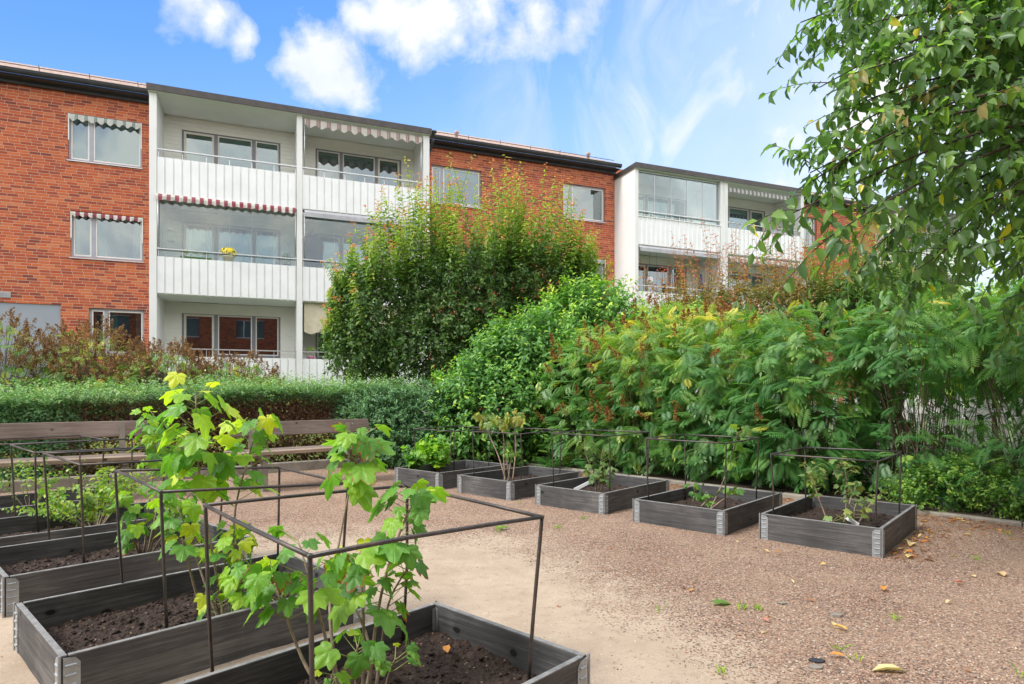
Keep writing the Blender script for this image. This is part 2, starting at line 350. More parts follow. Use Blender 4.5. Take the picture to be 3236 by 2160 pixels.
# ------------------------------------------------------------------ mesh helpers
def link(o, parent=None):
    C.objects.link(o)
    if parent is not None: o.parent = parent
    return o
def tag(o, label=None, cat=None, group=None, kind=None):
    if label: o['label'] = label
    if cat: o['category'] = cat
    if group: o['group'] = group
    if kind: o['kind'] = kind
    return o
def empty(name, loc=(0, 0, 0), rz=0, label=None, cat=None, group=None):
    o = bpy.data.objects.new(name, None); C.objects.link(o); o.location = loc; o.rotation_euler = (0, 0, rz)
    o.empty_display_size = .2
    return tag(o, label, cat, group)
class MB:
    def __init__(s): s.v = []; s.f = []; s.mi = []; s.cur = 0
    def add(s, vs, fs):
        b = len(s.v); s.v += [tuple(map(float, v)) for v in vs]
        for f in fs: s.f.append(tuple(i + b for i in f)); s.mi.append(s.cur)
        return s
    def box(s, x0, x1, y0, y1, z0, z1):
        return s.add([(x0, y0, z0), (x1, y0, z0), (x1, y1, z0), (x0, y1, z0), (x0, y0, z1), (x1, y0, z1), (x1, y1, z1), (x0, y1, z1)],
                     [(0, 3, 2, 1), (4, 5, 6, 7), (0, 1, 5, 4), (1, 2, 6, 5), (2, 3, 7, 6), (3, 0, 4, 7)])
    def cbox(s, x0, x1, y0, y1, z0, z1, c=.004):     # box with chamfered long top/side edges
        vs = []
        for z, k in ((z0, c), (z0 + c, 0), (z1 - c, 0), (z1, c)):
            vs += [(x0 + k, y0 + k, z), (x1 - k, y0 + k, z), (x1 - k, y1 - k, z), (x0 + k, y1 - k, z)]
        fs = [(0, 3, 2, 1), (12, 13, 14, 15)]
        for l in range(3):
            for i in range(4): j = (i + 1) % 4; fs.append((l * 4 + i, l * 4 + j, l * 4 + 4 + j, l * 4 + 4 + i))
        return s.add(vs, fs)
    def tube(s, pts, r, n=8, caps=True):
        pts = [np.array(p, float) for p in pts]; rs = r if hasattr(r, '__len__') else [r] * len(pts)
        rings = []; up = None
        for i, p in enumerate(pts):
            a = pts[max(i - 1, 0)]; b = pts[min(i + 1, len(pts) - 1)]; d = b - a; d /= np.linalg.norm(d) + 1e-9
            if up is None: up = np.array([0, 0, 1.]) if abs(d[2]) < .9 else np.array([1., 0, 0])
            u = np.cross(d, up); u /= np.linalg.norm(u) + 1e-9; v = np.cross(u, d); up = v
            rings.append([p + rs[i] * (u * math.cos(6.28318 * k / n) + v * math.sin(6.28318 * k / n)) for k in range(n)])
        vs = [q for r_ in rings for q in r_]; fs = []
        for i in range(len(pts) - 1):
            for k in range(n): j = (k + 1) % n; fs.append((i * n + k, i * n + j, i * n + n + j, i * n + n + k))
        if caps: fs.append(tuple(range(n))[::-1]); fs.append(tuple(range((len(pts) - 1) * n, len(pts) * n)))
        return s.add(vs, fs)
    def lathe(s, prof, n=16, cx=0, cy=0, z=0):
        vs = [(cx + r * math.cos(6.28318 * k / n), cy + r * math.sin(6.28318 * k / n), z + h) for r, h in prof for k in range(n)]
        fs = [(i * n + k, i * n + (k + 1) % n, i * n + n + (k + 1) % n, i * n + n + k) for i in range(len(prof) - 1) for k in range(n)]
        fs += [tuple(range(n))[::-1], tuple(range((len(prof) - 1) * n, len(prof) * n))]
        return s.add(vs, fs)
    def build(s, name, m, parent=None, smooth=False, loc=None, rz=None):
        me = bpy.data.meshes.new(name); me.from_pydata(s.v, [], s.f)
        ms = m if isinstance(m, (list, tuple)) else [m]
        for x in ms: me.materials.append(x)
        if len(ms) > 1: me.polygons.foreach_set('material_index', s.mi)
        if smooth: me.polygons.foreach_set('use_smooth', [True] * len(me.polygons))
        me.update()
        o = bpy.data.objects.new(name, me); link(o, parent)
        if loc is not None: o.location = loc
        if rz is not None: o.rotation_euler = (0, 0, rz)
        return o
def nrm(a): return a / (np.linalg.norm(a, axis=-1, keepdims=True) + 1e-9)
def np_mesh(name, V, F, m, parent=None, attrs=None, smooth=False, mi=None):
    """V (n,3); F list of (k,arr) faces given as arrays with equal size"""
    me = bpy.data.meshes.new(name)
    me.vertices.add(len(V)); me.vertices.foreach_set('co', np.asarray(V, np.float32).ravel())
    li = np.concatenate([a.ravel() for a in F]).astype(np.int32)
    sz = np.concatenate([np.full(len(a), a.shape[1]) for a in F]).astype(np.int32)
    st = np.concatenate([[0], np.cumsum(sz)[:-1]]).astype(np.int32)
    me.loops.add(len(li)); me.loops.foreach_set('vertex_index', li)
    me.polygons.add(len(sz)); me.polygons.foreach_set('loop_start', st)
    try: me.polygons.foreach_set('loop_total', sz)
    except Exception: pass
    ms = m if isinstance(m, (list, tuple)) else [m]
    for x in ms: me.materials.append(x)
    if mi is not None: me.polygons.foreach_set('material_index', mi.astype(np.int32))
    if smooth: me.polygons.foreach_set('use_smooth', np.ones(len(sz), bool))
    for k, a in (attrs or {}).items():
        at = me.attributes.new(k, 'FLOAT', 'POINT'); at.data.foreach_set('value', np.asarray(a, np.float32))
    me.update(calc_edges=True); me.validate()
    o = bpy.data.objects.new(name, me); return link(o, parent)
# leaf templates: verts (along, across, up), quads/tris
T_OV = (np.array([[0, 0, 0], [.3, .42, .10], [.68, .36, .07], [1, 0, -.10], [.68, -.36, .07], [.3, -.42, .10], [.48, 0, -.02]], float),
        [np.array([[0, 6, 2, 1], [0, 5, 4, 6]]), np.array([[6, 3, 2], [6, 4, 3]])])
T_SM = (np.array([[0, 0, 0], [.5, .5, .1], [1, 0, -.05], [.5, -.5, .1]], float), [np.array([[0, 2, 1], [0, 3, 2]])])
def t_pin(pairs=9):
    vs = [[0, -.008, 0], [0, .008, 0], [.86, .004, -.16], [.86, -.004, -.16]]; fs = [[0, 1, 2, 3]]
    for i in range(pairs):
        a = .16 + .7 * i / pairs; z0 = -.21 * a * a
        l = .33 * math.sin(math.pi * (.22 + .62 * (i + 1) / (pairs + 1))) ** .7
        for s_ in (1, -1):
            dx, dy = .50 * l, .87 * l * s_; px, py = -.87 * s_ * .15 * l * s_, .5 * .15 * l
            b = len(vs); 
            vs += [[a, 0, z0], [a + dx * .42 - .066 * l, dy * .42 + .036 * l * s_, z0 + .012], [a + dx, dy, z0 - .28 * l], [a + dx * .42 + .066 * l, dy * .42 - .036 * l * s_, z0 - .012]]
            fs.append([b, b + 1, b + 2, b + 3] if s_ > 0 else [b, b + 3, b + 2, b + 1])
    b = len(vs); vs += [[.84, 0, -.15], [.92, .045, -.16], [1.05, 0, -.24], [.92, -.045, -.16]]; fs.append([b, b + 3, b + 2, b + 1])
    return np.array(vs, float), [np.array(fs)]
T_PIN = t_pin(10); T_PINL = t_pin(7)
def t_lobe():
    half = [(0, 1.0), (8, .90), (14, .86), (20, .74), (27, .66), (35, .60), (42, .74), (48, .86), (54, .80), (62, .72), (72, .63), (82, .54), (94, .60), (104, .58), (118, .50), (135, .40), (155, .30), (172, .12)]
    ang = [-a for a, r in half[::-1]] + [a for a, r in half[1:]]; rad = [r for a, r in half[::-1]] + [r for a, r in half[1:]]
    out = []; mid = []
    for a, r in zip(ang, rad):
        ar = R(a); fold = .05 * math.cos(R(a * 7.2)) * r
        out.append([r * math.cos(ar), r * math.sin(ar), -.17 * r * r + fold])
        mid.append([.5 * r * math.cos(ar), .5 * r * math.sin(ar), -.05 * r * r + fold * .9])
    n = len(out); vs = [[0, 0, 0]] + mid + out
    tri = [[0, 1 + i, 2 + i] for i in range(n - 1)]
    quad = [[1 + i, 1 + n + i, 2 + n + i, 2 + i] for i in range(n - 1)]
    edge = [0] + [.25] * n + [1.] * n
    vein = []
    for a in [0] + ang + ang: vein.append(max(math.exp(-((a - c) / 4.) ** 2) for c in (0, 48, -48, 100, -100)))
    vein[0] = 1
    return np.array(vs, float), [np.array(tri), np.array(quad)], np.array(edge), np.array(vein)
T_LOBE = t_lobe()
def leaves(P, D, N, L, W, tpl, tint, curl=0., edgev=None):
    tv, tf = tpl[0], tpl[1]
    K = len(P); L = np.broadcast_to(L, (K,)); W = np.broadcast_to(W, (K,))
    D = nrm(D); S = nrm(np.cross(N, D)); U = np.cross(D, S)
    c = np.zeros((K, len(tv)))
    if np.any(curl): c = -np.broadcast_to(curl, (K,))[:, None] * (tv[None, :, 0] ** 2)
    V = P[:, None] + D[:, None] * (tv[:, 0] * L[:, None])[..., None] + S[:, None] * (tv[:, 1] * W[:, None])[..., None] + U[:, None] * (((tv[:, 2])[None] + c) * L[:, None])[..., None]
    m = len(tv); off = (np.arange(K) * m)[:, None, None]
    F = [(f[None] + off).reshape(-1, f.shape[1]) for f in tf]
    at = {'tint': np.repeat(np.broadcast_to(tint, (K,)), m)}
    if len(tpl) > 2:
        e = np.broadcast_to(0. if edgev is None else edgev, (K,))
        at['edge'] = (e[:, None] * tpl[2][None]).ravel(); at['vein'] = np.tile(tpl[3], K)
    return V.reshape(-1, 3), F, at
def leafobj(name, m, parent, *sets):
    Vs = []; Fs = {}; A = {}; b = 0
    keys = set(k for s_ in sets for k in s_[2])
    for V, F, at in sets:
        Vs.append(V)
        for f in F: Fs.setdefault(f.shape[1], []).append(f + b)
        for k in keys: A.setdefault(k, []).append(at.get(k, np.zeros(len(V))))
        b += len(V)
    return np_mesh(name, np.concatenate(Vs), [np.concatenate(v) for v in Fs.values()], m, parent, {k: np.concatenate(v) for k, v in A.items()})
def prisms(A, B, ra, rb, n=4):
    """straight tapered twigs from A to B"""
    K = len(A); ra = np.broadcast_to(ra, (K,)); rb = np.broadcast_to(rb, (K,))
    d = nrm(B - A); up = np.where(np.abs(d[:, 2:3]) > .9, np.array([[1., 0, 0]]), np.array([[0, 0, 1.]]))
    u = nrm(np.cross(d, up)); v = np.cross(u, d)
    th = 6.28318 * np.arange(n) / n
    ring = u[:, None] * np.cos(th)[None, :, None] + v[:, None] * np.sin(th)[None, :, None]
    V = np.concatenate([A[:, None] + ring * ra[:, None, None], B[:, None] + ring * rb[:, None, None]], 1).reshape(-1, 3)
    q = np.array([[k, (k + 1) % n, n + (k + 1) % n, n + k] for k in range(n)])
    F = [(q[None] + (np.arange(K) * 2 * n)[:, None, None]).reshape(-1, 4)]
    return V, F, {}
def polyprisms(P, r0, r1, n=4):
    """P (K,m,3) curved shoots"""
    m = P.shape[1]; A = P[:, :-1].reshape(-1, 3); B = P[:, 1:].reshape(-1, 3)
    K = len(P); t = np.linspace(0, 1, m); r0 = np.broadcast_to(r0, (K,)); r1 = np.broadcast_to(r1, (K,))
    rr = r0[:, None] * (1 - t) + r1[:, None] * t
    return prisms(A, B, rr[:, :-1].ravel(), rr[:, 1:].ravel(), n)
def rnd(*s): return rng.random(s)
def gs(*s): return rng.normal(size=s)
def curve(p0, d, ln, bend, m=4):
    """K curved shoots: start, direction, length, bend vector (K,3)"""
    t = np.linspace(0, 1, m)
    return p0[:, None] + nrm(d)[:, None] * (ln[:, None] * t)[..., None] + bend[:, None] * (t ** 2)[None, :, None]
def on_shoots(P, n, t0=.15, ang=55, up=.6, opp=False, jit=.15, golden=2.4):
    """leaf positions along curved shoots P (K,m,3)"""
    K, m, _ = P.shape
    t = np.linspace(t0, 1, n)[None] + gs(K, n) * .3 * (1 - t0) / n * .5
    t = np.clip(t, 0, 1); i = np.minimum((t * (m - 1)).astype(int), m - 2); fr = t * (m - 1) - i
    kk = np.arange(K)[:, None]
    a, b = P[kk, i], P[kk, i + 1]; pos = a + (b - a) * fr[..., None]; ax = nrm(b - a)
    ref = np.array([.31, .17, .93]); u = nrm(np.cross(ax, ref)); v = np.cross(ax, u)
    if opp: ph = (np.arange(n) // 2 * 1.5708 + (np.arange(n) % 2) * math.pi)[None] + rnd(K, 1) * 6.28 + gs(K, n) * .2
    else: ph = (np.arange(n) * golden)[None] + rnd(K, 1) * 6.28 + gs(K, n) * .35
    out = u * np.cos(ph)[..., None] + v * np.sin(ph)[..., None]
    an = R(ang) + gs(K, n) * .22
    D = ax * np.cos(an)[..., None] + out * np.sin(an)[..., None] + gs(K, n, 3) * jit
    D = D + np.array([0, 0, -.18]); D = nrm(D)
    N = nrm(ax * .6 + np.array([0, 0, up]) + gs(K, n, 3) * .25)
    return pos.reshape(-1, 3), D.reshape(-1, 3), N.reshape(-1, 3), t.ravel()
def blobs_surface(bl, n, zmin=-9):
    bl = np.array(bl, float); ar = (bl[:, 3] * bl[:, 4] + bl[:, 3] * bl[:, 5] + bl[:, 4] * bl[:, 5]); pr = ar / ar.sum()
    k = rng.choice(len(bl), int(n * 1.8), p=pr); d = nrm(gs(len(k), 3))
    lump = 1 + .10 * np.sin(d[:, 0] * 7 + k * 1.7) * np.sin(d[:, 1] * 6 + k) + .06 * np.sin(d[:, 2] * 13 + d[:, 0] * 9 + k)
    p = bl[k, :3] + d * bl[k, 3:6] * lump[:, None]
    ok = p[:, 2] > zmin
    for j in range(len(bl)):
        q = (p - bl[j, :3]) / bl[j, 3:6]; ok &= (np.linalg.norm(q, axis=1) > .86) | (k == j)
    p = p[ok]; nn = nrm(d[ok] / bl[k[ok], 3:6])
    return p[:n], nn[:n]
def blobs_inside(bl, n, zmin=-9, lo=.3, hi=.92):
    bl = np.array(bl, float); vol = bl[:, 3] * bl[:, 4] * bl[:, 5]; k = rng.choice(len(bl), n, p=vol / vol.sum())
    d = nrm(gs(n, 3)); r = (lo ** 3 + (hi ** 3 - lo ** 3) * rnd(n)) ** (1 / 3)
    p = bl[k, :3] + d * bl[k, 3:6] * r[:, None]; return p[p[:, 2] > zmin]
def at(px, py, Y): return np.array([(px - CX) / FP * Y, Y, CH + (HY - py) * Y / FP])
# value noise
def vnoise(x, y, seed=0):
    xi = np.floor(x).astype(np.int64); yi = np.floor(y).astype(np.int64); fx = x - xi; fy = y - yi
    h = lambda a, b: (((a * 374761393 + b * 668265263 + seed * 1442695) ^ ((a * 374761393 + b * 668265263) >> 13)) * 1274126177 % 1000003) / 1000003.
    fx = fx * fx * (3 - 2 * fx); fy = fy * fy * (3 - 2 * fy)
    return (h(xi, yi) * (1 - fx) + h(xi + 1, yi) * fx) * (1 - fy) + (h(xi, yi + 1) * (1 - fx) + h(xi + 1, yi + 1) * fx) * fy
def fbm(x, y, o=4, seed=0): return sum(vnoise(x * 2 ** i, y * 2 ** i, seed + i) / 2 ** i for i in range(o)) / 1.9
#PART2
# ================================================================== GROUND
g = MB(); g.add([(-400, -400, 0), (400, -400, 0), (400, 600, 0), (-400, 600, 0)], [(0, 1, 2, 3)])
tag(g.build('ground', M['turf'], loc=(0, 0, -.03)), kind='structure')
def gh(x, y): return .016 * (fbm(x * 1.3 + 40, y * 1.3 + 40, 3) - .5) + .010 * (fbm(x * 7 + 90, y * 7 + 90, 3, 5) - .5)
def yard():
    ys = np.concatenate([np.linspace(-2.5, 1.4, 30)[:-1], np.linspace(1.4, 5, 220)[:-1], np.linspace(5, 13.5, 170)]); xs = np.linspace(-9.5, 7.5, 430)
    X, Y = np.meshgrid(xs, ys); Z = gh(X, Y); n, m = X.shape
    V = np.stack([X, Y, Z], -1).reshape(-1, 3); i = np.arange((n - 1) * m).reshape(n - 1, m)[:, :-1].ravel()
    q = np.stack([i, i + 1, i + m + 1, i + m], 1)
    cen = V[q].mean(1)
    # keep only the yard itself, bounded by the two kerb lines
    keep = ((cen[:, 1] - 6.95) * 2.2 - (cen[:, 0] + 5.6) * 1.7 < .35) & (((cen[:, 0] - 4.2) * 4.4 + (cen[:, 1] - 5.1) * 4.0) < .5)
    o = np_mesh('gravel_yard', V, [q[keep]], M['ground'], smooth=True); tag(o, kind='structure')
yard()
ps = MB()
ps.add([(-12, 2.0, .02), (-5.6, 7.02, .02), (-.75, 10.75, .02), (-2, 13.5, .02), (-12, 12, .02)], [(0, 1, 2, 3, 4)])
ps.add([(-.75, 10.75, .02), (4.25, 5.12, .02), (8, 1.1, .02), (10, 4, .02), (4, 14, .02), (-2, 13.5, .02)], [(0, 1, 2, 3, 4, 5)])
tag(ps.build('planting_soil', M['soilground']), kind='structure')
# small loose stones lying on the gravel
def pebbles():
    n = 46000; y = 1.7 + 6.5 * rnd(n) ** 1.7; x = (rnd(n) * 1.75 - .85) * y
    a = np.maximum((x - 1.0) * .94 + (y - 2.5) * .346, (y - 4.75) * .7) + (fbm(x * .9, y * .9, 3) - .5)
    k = (a + gs(n) * .28 > 0) | (rnd(n) < .025); k &= ((x - 4.2) * 4.4 + (y - 5.1) * 4.0 < -.2) & ((y - 6.95) * 2.2 - (x + 5.6) * 1.7 < 0); x, y = x[k], y[k]; n = len(x)
    s = .0024 + .0042 * rnd(n) ** 3
    base = np.array([[1, 0, 0], [0, 1, 0], [-1, 0, 0], [0, -1, 0], [0, 0, .7], [0, 0, -.7]]); f = np.array([[0, 1, 4], [1, 2, 4], [2, 3, 4], [3, 0, 4], [1, 0, 5], [2, 1, 5], [3, 2, 5], [0, 3, 5]])
    V = base[None] * s[:, None, None] * (1 + gs(n, 6, 1) * .22); a = rnd(n) * 6.28
    V = np.stack([V[..., 0] * np.cos(a)[:, None] - V[..., 1] * np.sin(a)[:, None], V[..., 0] * np.sin(a)[:, None] + V[..., 1] * np.cos(a)[:, None], V[..., 2]], -1)
    V += np.stack([x, y, gh(x, y) + s * .25], -1)[:, None]
    o = np_mesh('loose_gravel', V.reshape(-1, 3), [(f[None] + (np.arange(n) * 6)[:, None, None]).reshape(-1, 3)], M['pebble'], attrs={'tint': np.repeat(rnd(n), 6)})
    tag(o, 'loose reddish gravel scattered over the yard', kind='stuff')
pebbles()
# concrete kerb blocks
KG = {'l': 'concrete kerb blocks along the left hedge', 'r': 'concrete kerb blocks along the right shrub border'}
def kerbs(pts, side):
    for i in range(len(pts) - 1):
        a = np.array(pts[i]); b = np.array(pts[i + 1]); L = np.linalg.norm(b - a); n = max(1, round(L / 1.0)); ang = math.atan2(*(b - a)[::-1])
        for k in range(n):
            p = a + (b - a) * k / n
            mb = MB().cbox(.006, L / n - .006, -.04, .04, -.05, (.125 if side == 'l' else .045) + rng.uniform(-.01, .01), .012)
            o = mb.build('kerb_stone', M['kerb'], loc=(p[0], p[1], 0), rz=ang)
            tag(o, 'grey concrete kerb block edging the hedge bed behind the benches' if side == 'l' else 'grey concrete kerb block edging the shrub border on the right', 'kerb', KG[side])
kerbs([(-7.6, 5.4), (-5.6, 6.95), (-3.4, 8.65), (-.75, 10.7)], 'l')
kerbs([(-.75, 10.7), (.2, 9.6), (4.2, 5.12), (6.4, 2.7)], 'r')

# ================================================================== RAISED BEDS
u43 = lambda t: (np.array([math.cos(t), math.sin(t)]), np.array([-math.sin(t), math.cos(t)]))
def bed(org, deg, label, group, soil_h=.08, fine=True, dz=0):
    root = empty('raised_bed', (org[0], org[1], dz), R(deg), label, 'raised bed', group)
    zt, z0, th, A, B = .192, -.03, .021, .8, 1.2
    def board(x0, x1, y0, y1, m):
        mb = MB(); mb.cur = 0; mb.cbox(x0, x1, y0, y1, z0, zt - .0025, .0015); mb.cur = 1; mb.box(x0 + .0006, x1 - .0006, y0 + .0006, y1 - .0006, zt - .005, zt)
        mb.build('board', [m, M['wend']], root)
    g_ = .004
    board(g_, A - g_, 0, th, M['wx']); board(g_, A - g_, B - th, B, M['wx'])
    board(0, th, th + g_, B - th - g_, M['wy']); board(A - th, A, th + g_, B - th - g_, M['wy'])
    for cx, cy, sx, sy in ((0, 0, 1, 1), (A, 0, -1, 1), (A, B, -1, -1), (0, B, 1, -1)):
        mb = MB(); t = .0022
        def P3(a, d, z): return (a, d, z)
        # plate on the x face (outside y) and on the y face (outside x), clipped upper corner
        for ax in (0, 1):
            def q(a, d, z): return (cx + sx * a, cy - sy * d, z) if ax == 0 else (cx - sx * d, cy + sy * a, z)
            prof = [(.008, z0), (.058, z0), (.058, zt - .030), (.044, zt - .012), (.008, zt - .006)]
            vs = [q(a, .0008, z) for a, z in prof] + [q(a, .0008 + t, z) for a, z in prof]
            mb.add(vs, [(0, 1, 2, 3, 4), (5, 6, 7, 8, 9)] + [(i, (i + 1) % 5, 5 + (i + 1) % 5, 5 + i) for i in range(5)])
            for z in np.linspace(.022, zt - .035, 5):   # pressed ribs
                r = [(.012, z - .0045), (.046, z - .0045), (.046, z + .0045), (.012, z + .0045)]
                mb.add([q(a, .003, zz) for a, zz in r] + [q(.016 + (a - .016) * .96, .0078, z + (zz - z) * .25) for a, zz in r], [(4, 5, 6, 7)] + [(i, (i + 1) % 4, 4 + (i + 1) % 4, 4 + i) for i in range(4)])
            for z in (.03, .09, .15):                     # rivets
                c = q(.051, .003, z); e = .0035
                mb.add([q(.051 - e, .003, z), q(.051, .003, z - e), q(.051 + e, .003, z), q(.051, .003, z + e), q(.051, .0062, z)], [(0, 1, 4), (1, 2, 4), (2, 3, 4), (3, 0, 4)])
            # inner side strip
            prof = [(th + .001, z0), (th + .018, z0), (th + .018, zt - .02), (th + .001, zt - .012)]
            def qi(a, d, z): return (cx + sx * a, cy + sy * (th + d), z) if ax == 0 else (cx + sx * (th + d), cy + sy * a, z)
            mb.add([qi(a, .001, z) for a, z in prof] + [qi(a, .003, z) for a, z in prof], [(0, 1, 2, 3), (4, 5, 6, 7)] + [(i, (i + 1) % 4, 4 + (i + 1) % 4, 4 + i) for i in range(4)])
        mb.tube([(cx - sx * .003, cy - sy * .003, z0), (cx - sx * .003, cy - sy * .003, zt + .004)], .0052, 8)
        mb.build('corner_bracket', M['galv'], root)
    # earth
    nx, ny = (150, 220) if fine else (60, 90)
    xs = np.linspace(th + .001, A - th - .001, nx); ys = np.linspace(th + .001, B - th - .001, ny); X, Y = np.meshgrid(xs, ys)
    o1 = org[0] * 3.1 + 50; o2 = org[1] * 2.3 + 50
    lump = fbm(X * 16 + o1, Y * 16 + o2, 4, 3); Z = soil_h + .045 * (fbm(X * 3.2 + o1, Y * 3.2 + o2, 2, 2) - .5) + .045 * np.abs(lump - .5) * 1.4 + .016 * (fbm(X * 55 + o1, Y * 55 + o2, 2, 9) - .5)
    V = np.stack([X, Y, Z], -1).reshape(-1, 3); i = np.arange((ny - 1) * nx).reshape(ny - 1, nx)[:, :-1].ravel(); q = np.stack([i, i + 1, i + nx + 1, i + nx], 1)
    # clods
    n = 900 if fine else 250; cx_ = th + .02 + rnd(n) * (A - .08); cy_ = th + .02 + rnd(n) * (B - .08); s = .0035 + .011 * rnd(n) ** 3
    base = np.array([[1, 0, 0], [.3, .95, 0], [-.8, .6, 0], [-.8, -.6, 0], [.3, -.95, 0], [0, 0, .8], [0, 0, -.8]]); f = np.array([[a, (a + 1) % 5, 5] for a in range(5)] + [[(a + 1) % 5, a, 6] for a in range(5)])
    ix = np.clip(((cx_ - xs[0]) / (xs[1] - xs[0])).astype(int), 0, nx - 1); iy = np.clip(((cy_ - ys[0]) / (ys[1] - ys[0])).astype(int), 0, ny - 1)
    CV = base[None] * s[:, None, None] * (1 + gs(n, 7, 1) * .3) + np.stack([cx_, cy_, Z[iy, ix] + s * .3], -1)[:, None]
    o = np_mesh('garden_soil', np.concatenate([V, CV.reshape(-1, 3)]), [q, (f[None] + (np.arange(n) * 7)[:, None, None] + len(V)).reshape(-1, 3)], M['soil'])
    o.location = (org[0], org[1], dz); o.rotation_euler = (0, 0, R(deg)); tag(o, kind='stuff', label='crumbly dark garden soil filling ' + label)
GL, GR = 'raised beds in the left row', 'raised beds in the right row'
LB = [((-1.145, 1.80), -43, 'dark raised bed nearest the camera, with the empty earth at its right end'),
      ((-2.115, 2.656), -43, 'dark raised bed behind the nearest one, its front left bracket at the picture edge'),
      ((-3.055, 3.576), -43, 'third dark raised bed from the camera in the left row'),
      ((-3.845, 4.313), -43, 'fourth left bed, holding the small-leaved pale green gooseberry'),
      ((-4.785, 5.195), -43, 'fifth and farthest bed of the left row, just before the long bench')]
RB = [((1.859, 4.669), -42, 'right-hand raised bed nearest the camera, with three withered currant stems'),
      ((1.038, 5.318), -43, 'raised bed with one cane leaning to the right, second in the right row'),
      ((.237, 6.153), -42, 'middle raised bed of the right row with a white strip on its earth'),
      ((-.600, 6.93), -43, 'raised bed with tall bare canes and drooping yellow leaves'),
      ((-1.426, 7.627), -42, 'farthest raised bed of the right row beside the blue tarpaulin')]
for i, (o_, d_, l_) in enumerate(LB): bed(o_, d_, l_, GL, (.078, .075, .085, .08, .08)[i], i < 3)
for i, (o_, d_, l_) in enumerate(RB): bed(o_, d_, l_, GR, (.085, .085, .085, .075, .075)[i], False)

# ================================================================== ROD FRAMES
def cage(c, deg, H, a, b, left, dh, label, lean=(0, 0), shrink=.93, r=.0062):
    t = R(deg); u, v = u43(t); c = np.array(c)
    cs = [c, c + a * v, c + a * v - b * u, c - b * u] if left else [c, c + a * u, c + a * u + b * v, c + b * v]
    cen = sum(cs) / 4
    root = empty('rod_frame', (cen[0], cen[1], 0), 0, label, 'frame', 'steel rod frames standing in the beds')
    top = [np.array([q[0] - cen[0], q[1] - cen[1], H + d]) for q, d in zip(cs, dh)]
    bot = [np.array([(q[0] - cen[0]) * shrink + lean[0], (q[1] - cen[1]) * shrink + lean[1], .06]) for q in cs]
    for i in range(4):
        A, B = top[i], top[(i + 1) % 4]; d = (B - A) / np.linalg.norm(B - A); s_ = .004 * gs(3)
        MB().tube([A, A + (B - A) * .35 + s_ * .6, A + (B - A) * .7 + s_ * .4, B], r, 10).build('rail', M['steel'], root, True)
        k = top[i]; dn = (bot[i] - k) / np.linalg.norm(bot[i] - k); mid = k + (bot[i] - k) * .5 + np.array([gs() * .004, gs() * .004, 0])
        mb = MB(); mb.tube([k + np.array([0, 0, r * .9]), k + dn * .02, mid, bot[i]], [r * .95, r, r, r], 10)
        mb.lathe([(.0005, -r * 1.25), (r * 1.0, -r * .8), (r * 1.3, 0), (r * 1.0, r * .8), (.0005, r * 1.25)], 10, k[0], k[1], k[2])
        mb.build('leg', M['steel'], root, True)
    return root
cage((-.472, 1.456), -47.3, .703, .772, .772, True, (0, -.011, .005, .019), 'large steel rod frame over the nearest raised bed', (-.012, .01))
cage((-1.339, 2.377), -46.5, .69, .787, .768, True, (.02, -.025, -.016, .033), 'steel rod frame over the second left bed around the tallest currant', (.0, .01))
cage((-2.255, 3.256), -43.3, .705, .737, .898, True, (.009, 0, .004, .01), 'steel rod frame over the third left bed', (-.02, .03))
cage((-3.174, 4.15), -41.2, .698, .806, .725, True, (-.004, -.008, .011, .011), 'steel rod frame over the pale green gooseberry in the fourth left bed')
cage((-4.0, 4.7), -43, .70, .80, .78, True, (0, 0, 0, 0), 'steel rod frame farthest back in the left row, against the long bench')
cage((1.939, 4.669), -41.3, .636, .703, .83, False, (-.002, -.006, .002, -.002), 'steel rod frame over the withered currant, nearest of the right row', shrink=.97)
cage((1.159, 5.372), -40.4, .699, .696, .748, False, (.004, -.002, -.001, .002), 'steel rod frame over the single leaning cane', shrink=.95)
cage((.394, 6.21), -40.9, .698, .674, .752, False, (-.003, .001, .004, -.001), 'steel rod frame over the middle right bed with the white strip', shrink=.95)
cage((-.442, 6.965), -38.4, .672, .684, .768, False, (-.006, -.003, .002, .003), 'steel rod frame around the tall drooping canes', shrink=.95)
cage((-1.201, 7.628), -37.8, .666, .624, .72, False, (0, -.01, -.008, .004), 'farthest rod frame of the right row, over the fresh green currants', shrink=.93)

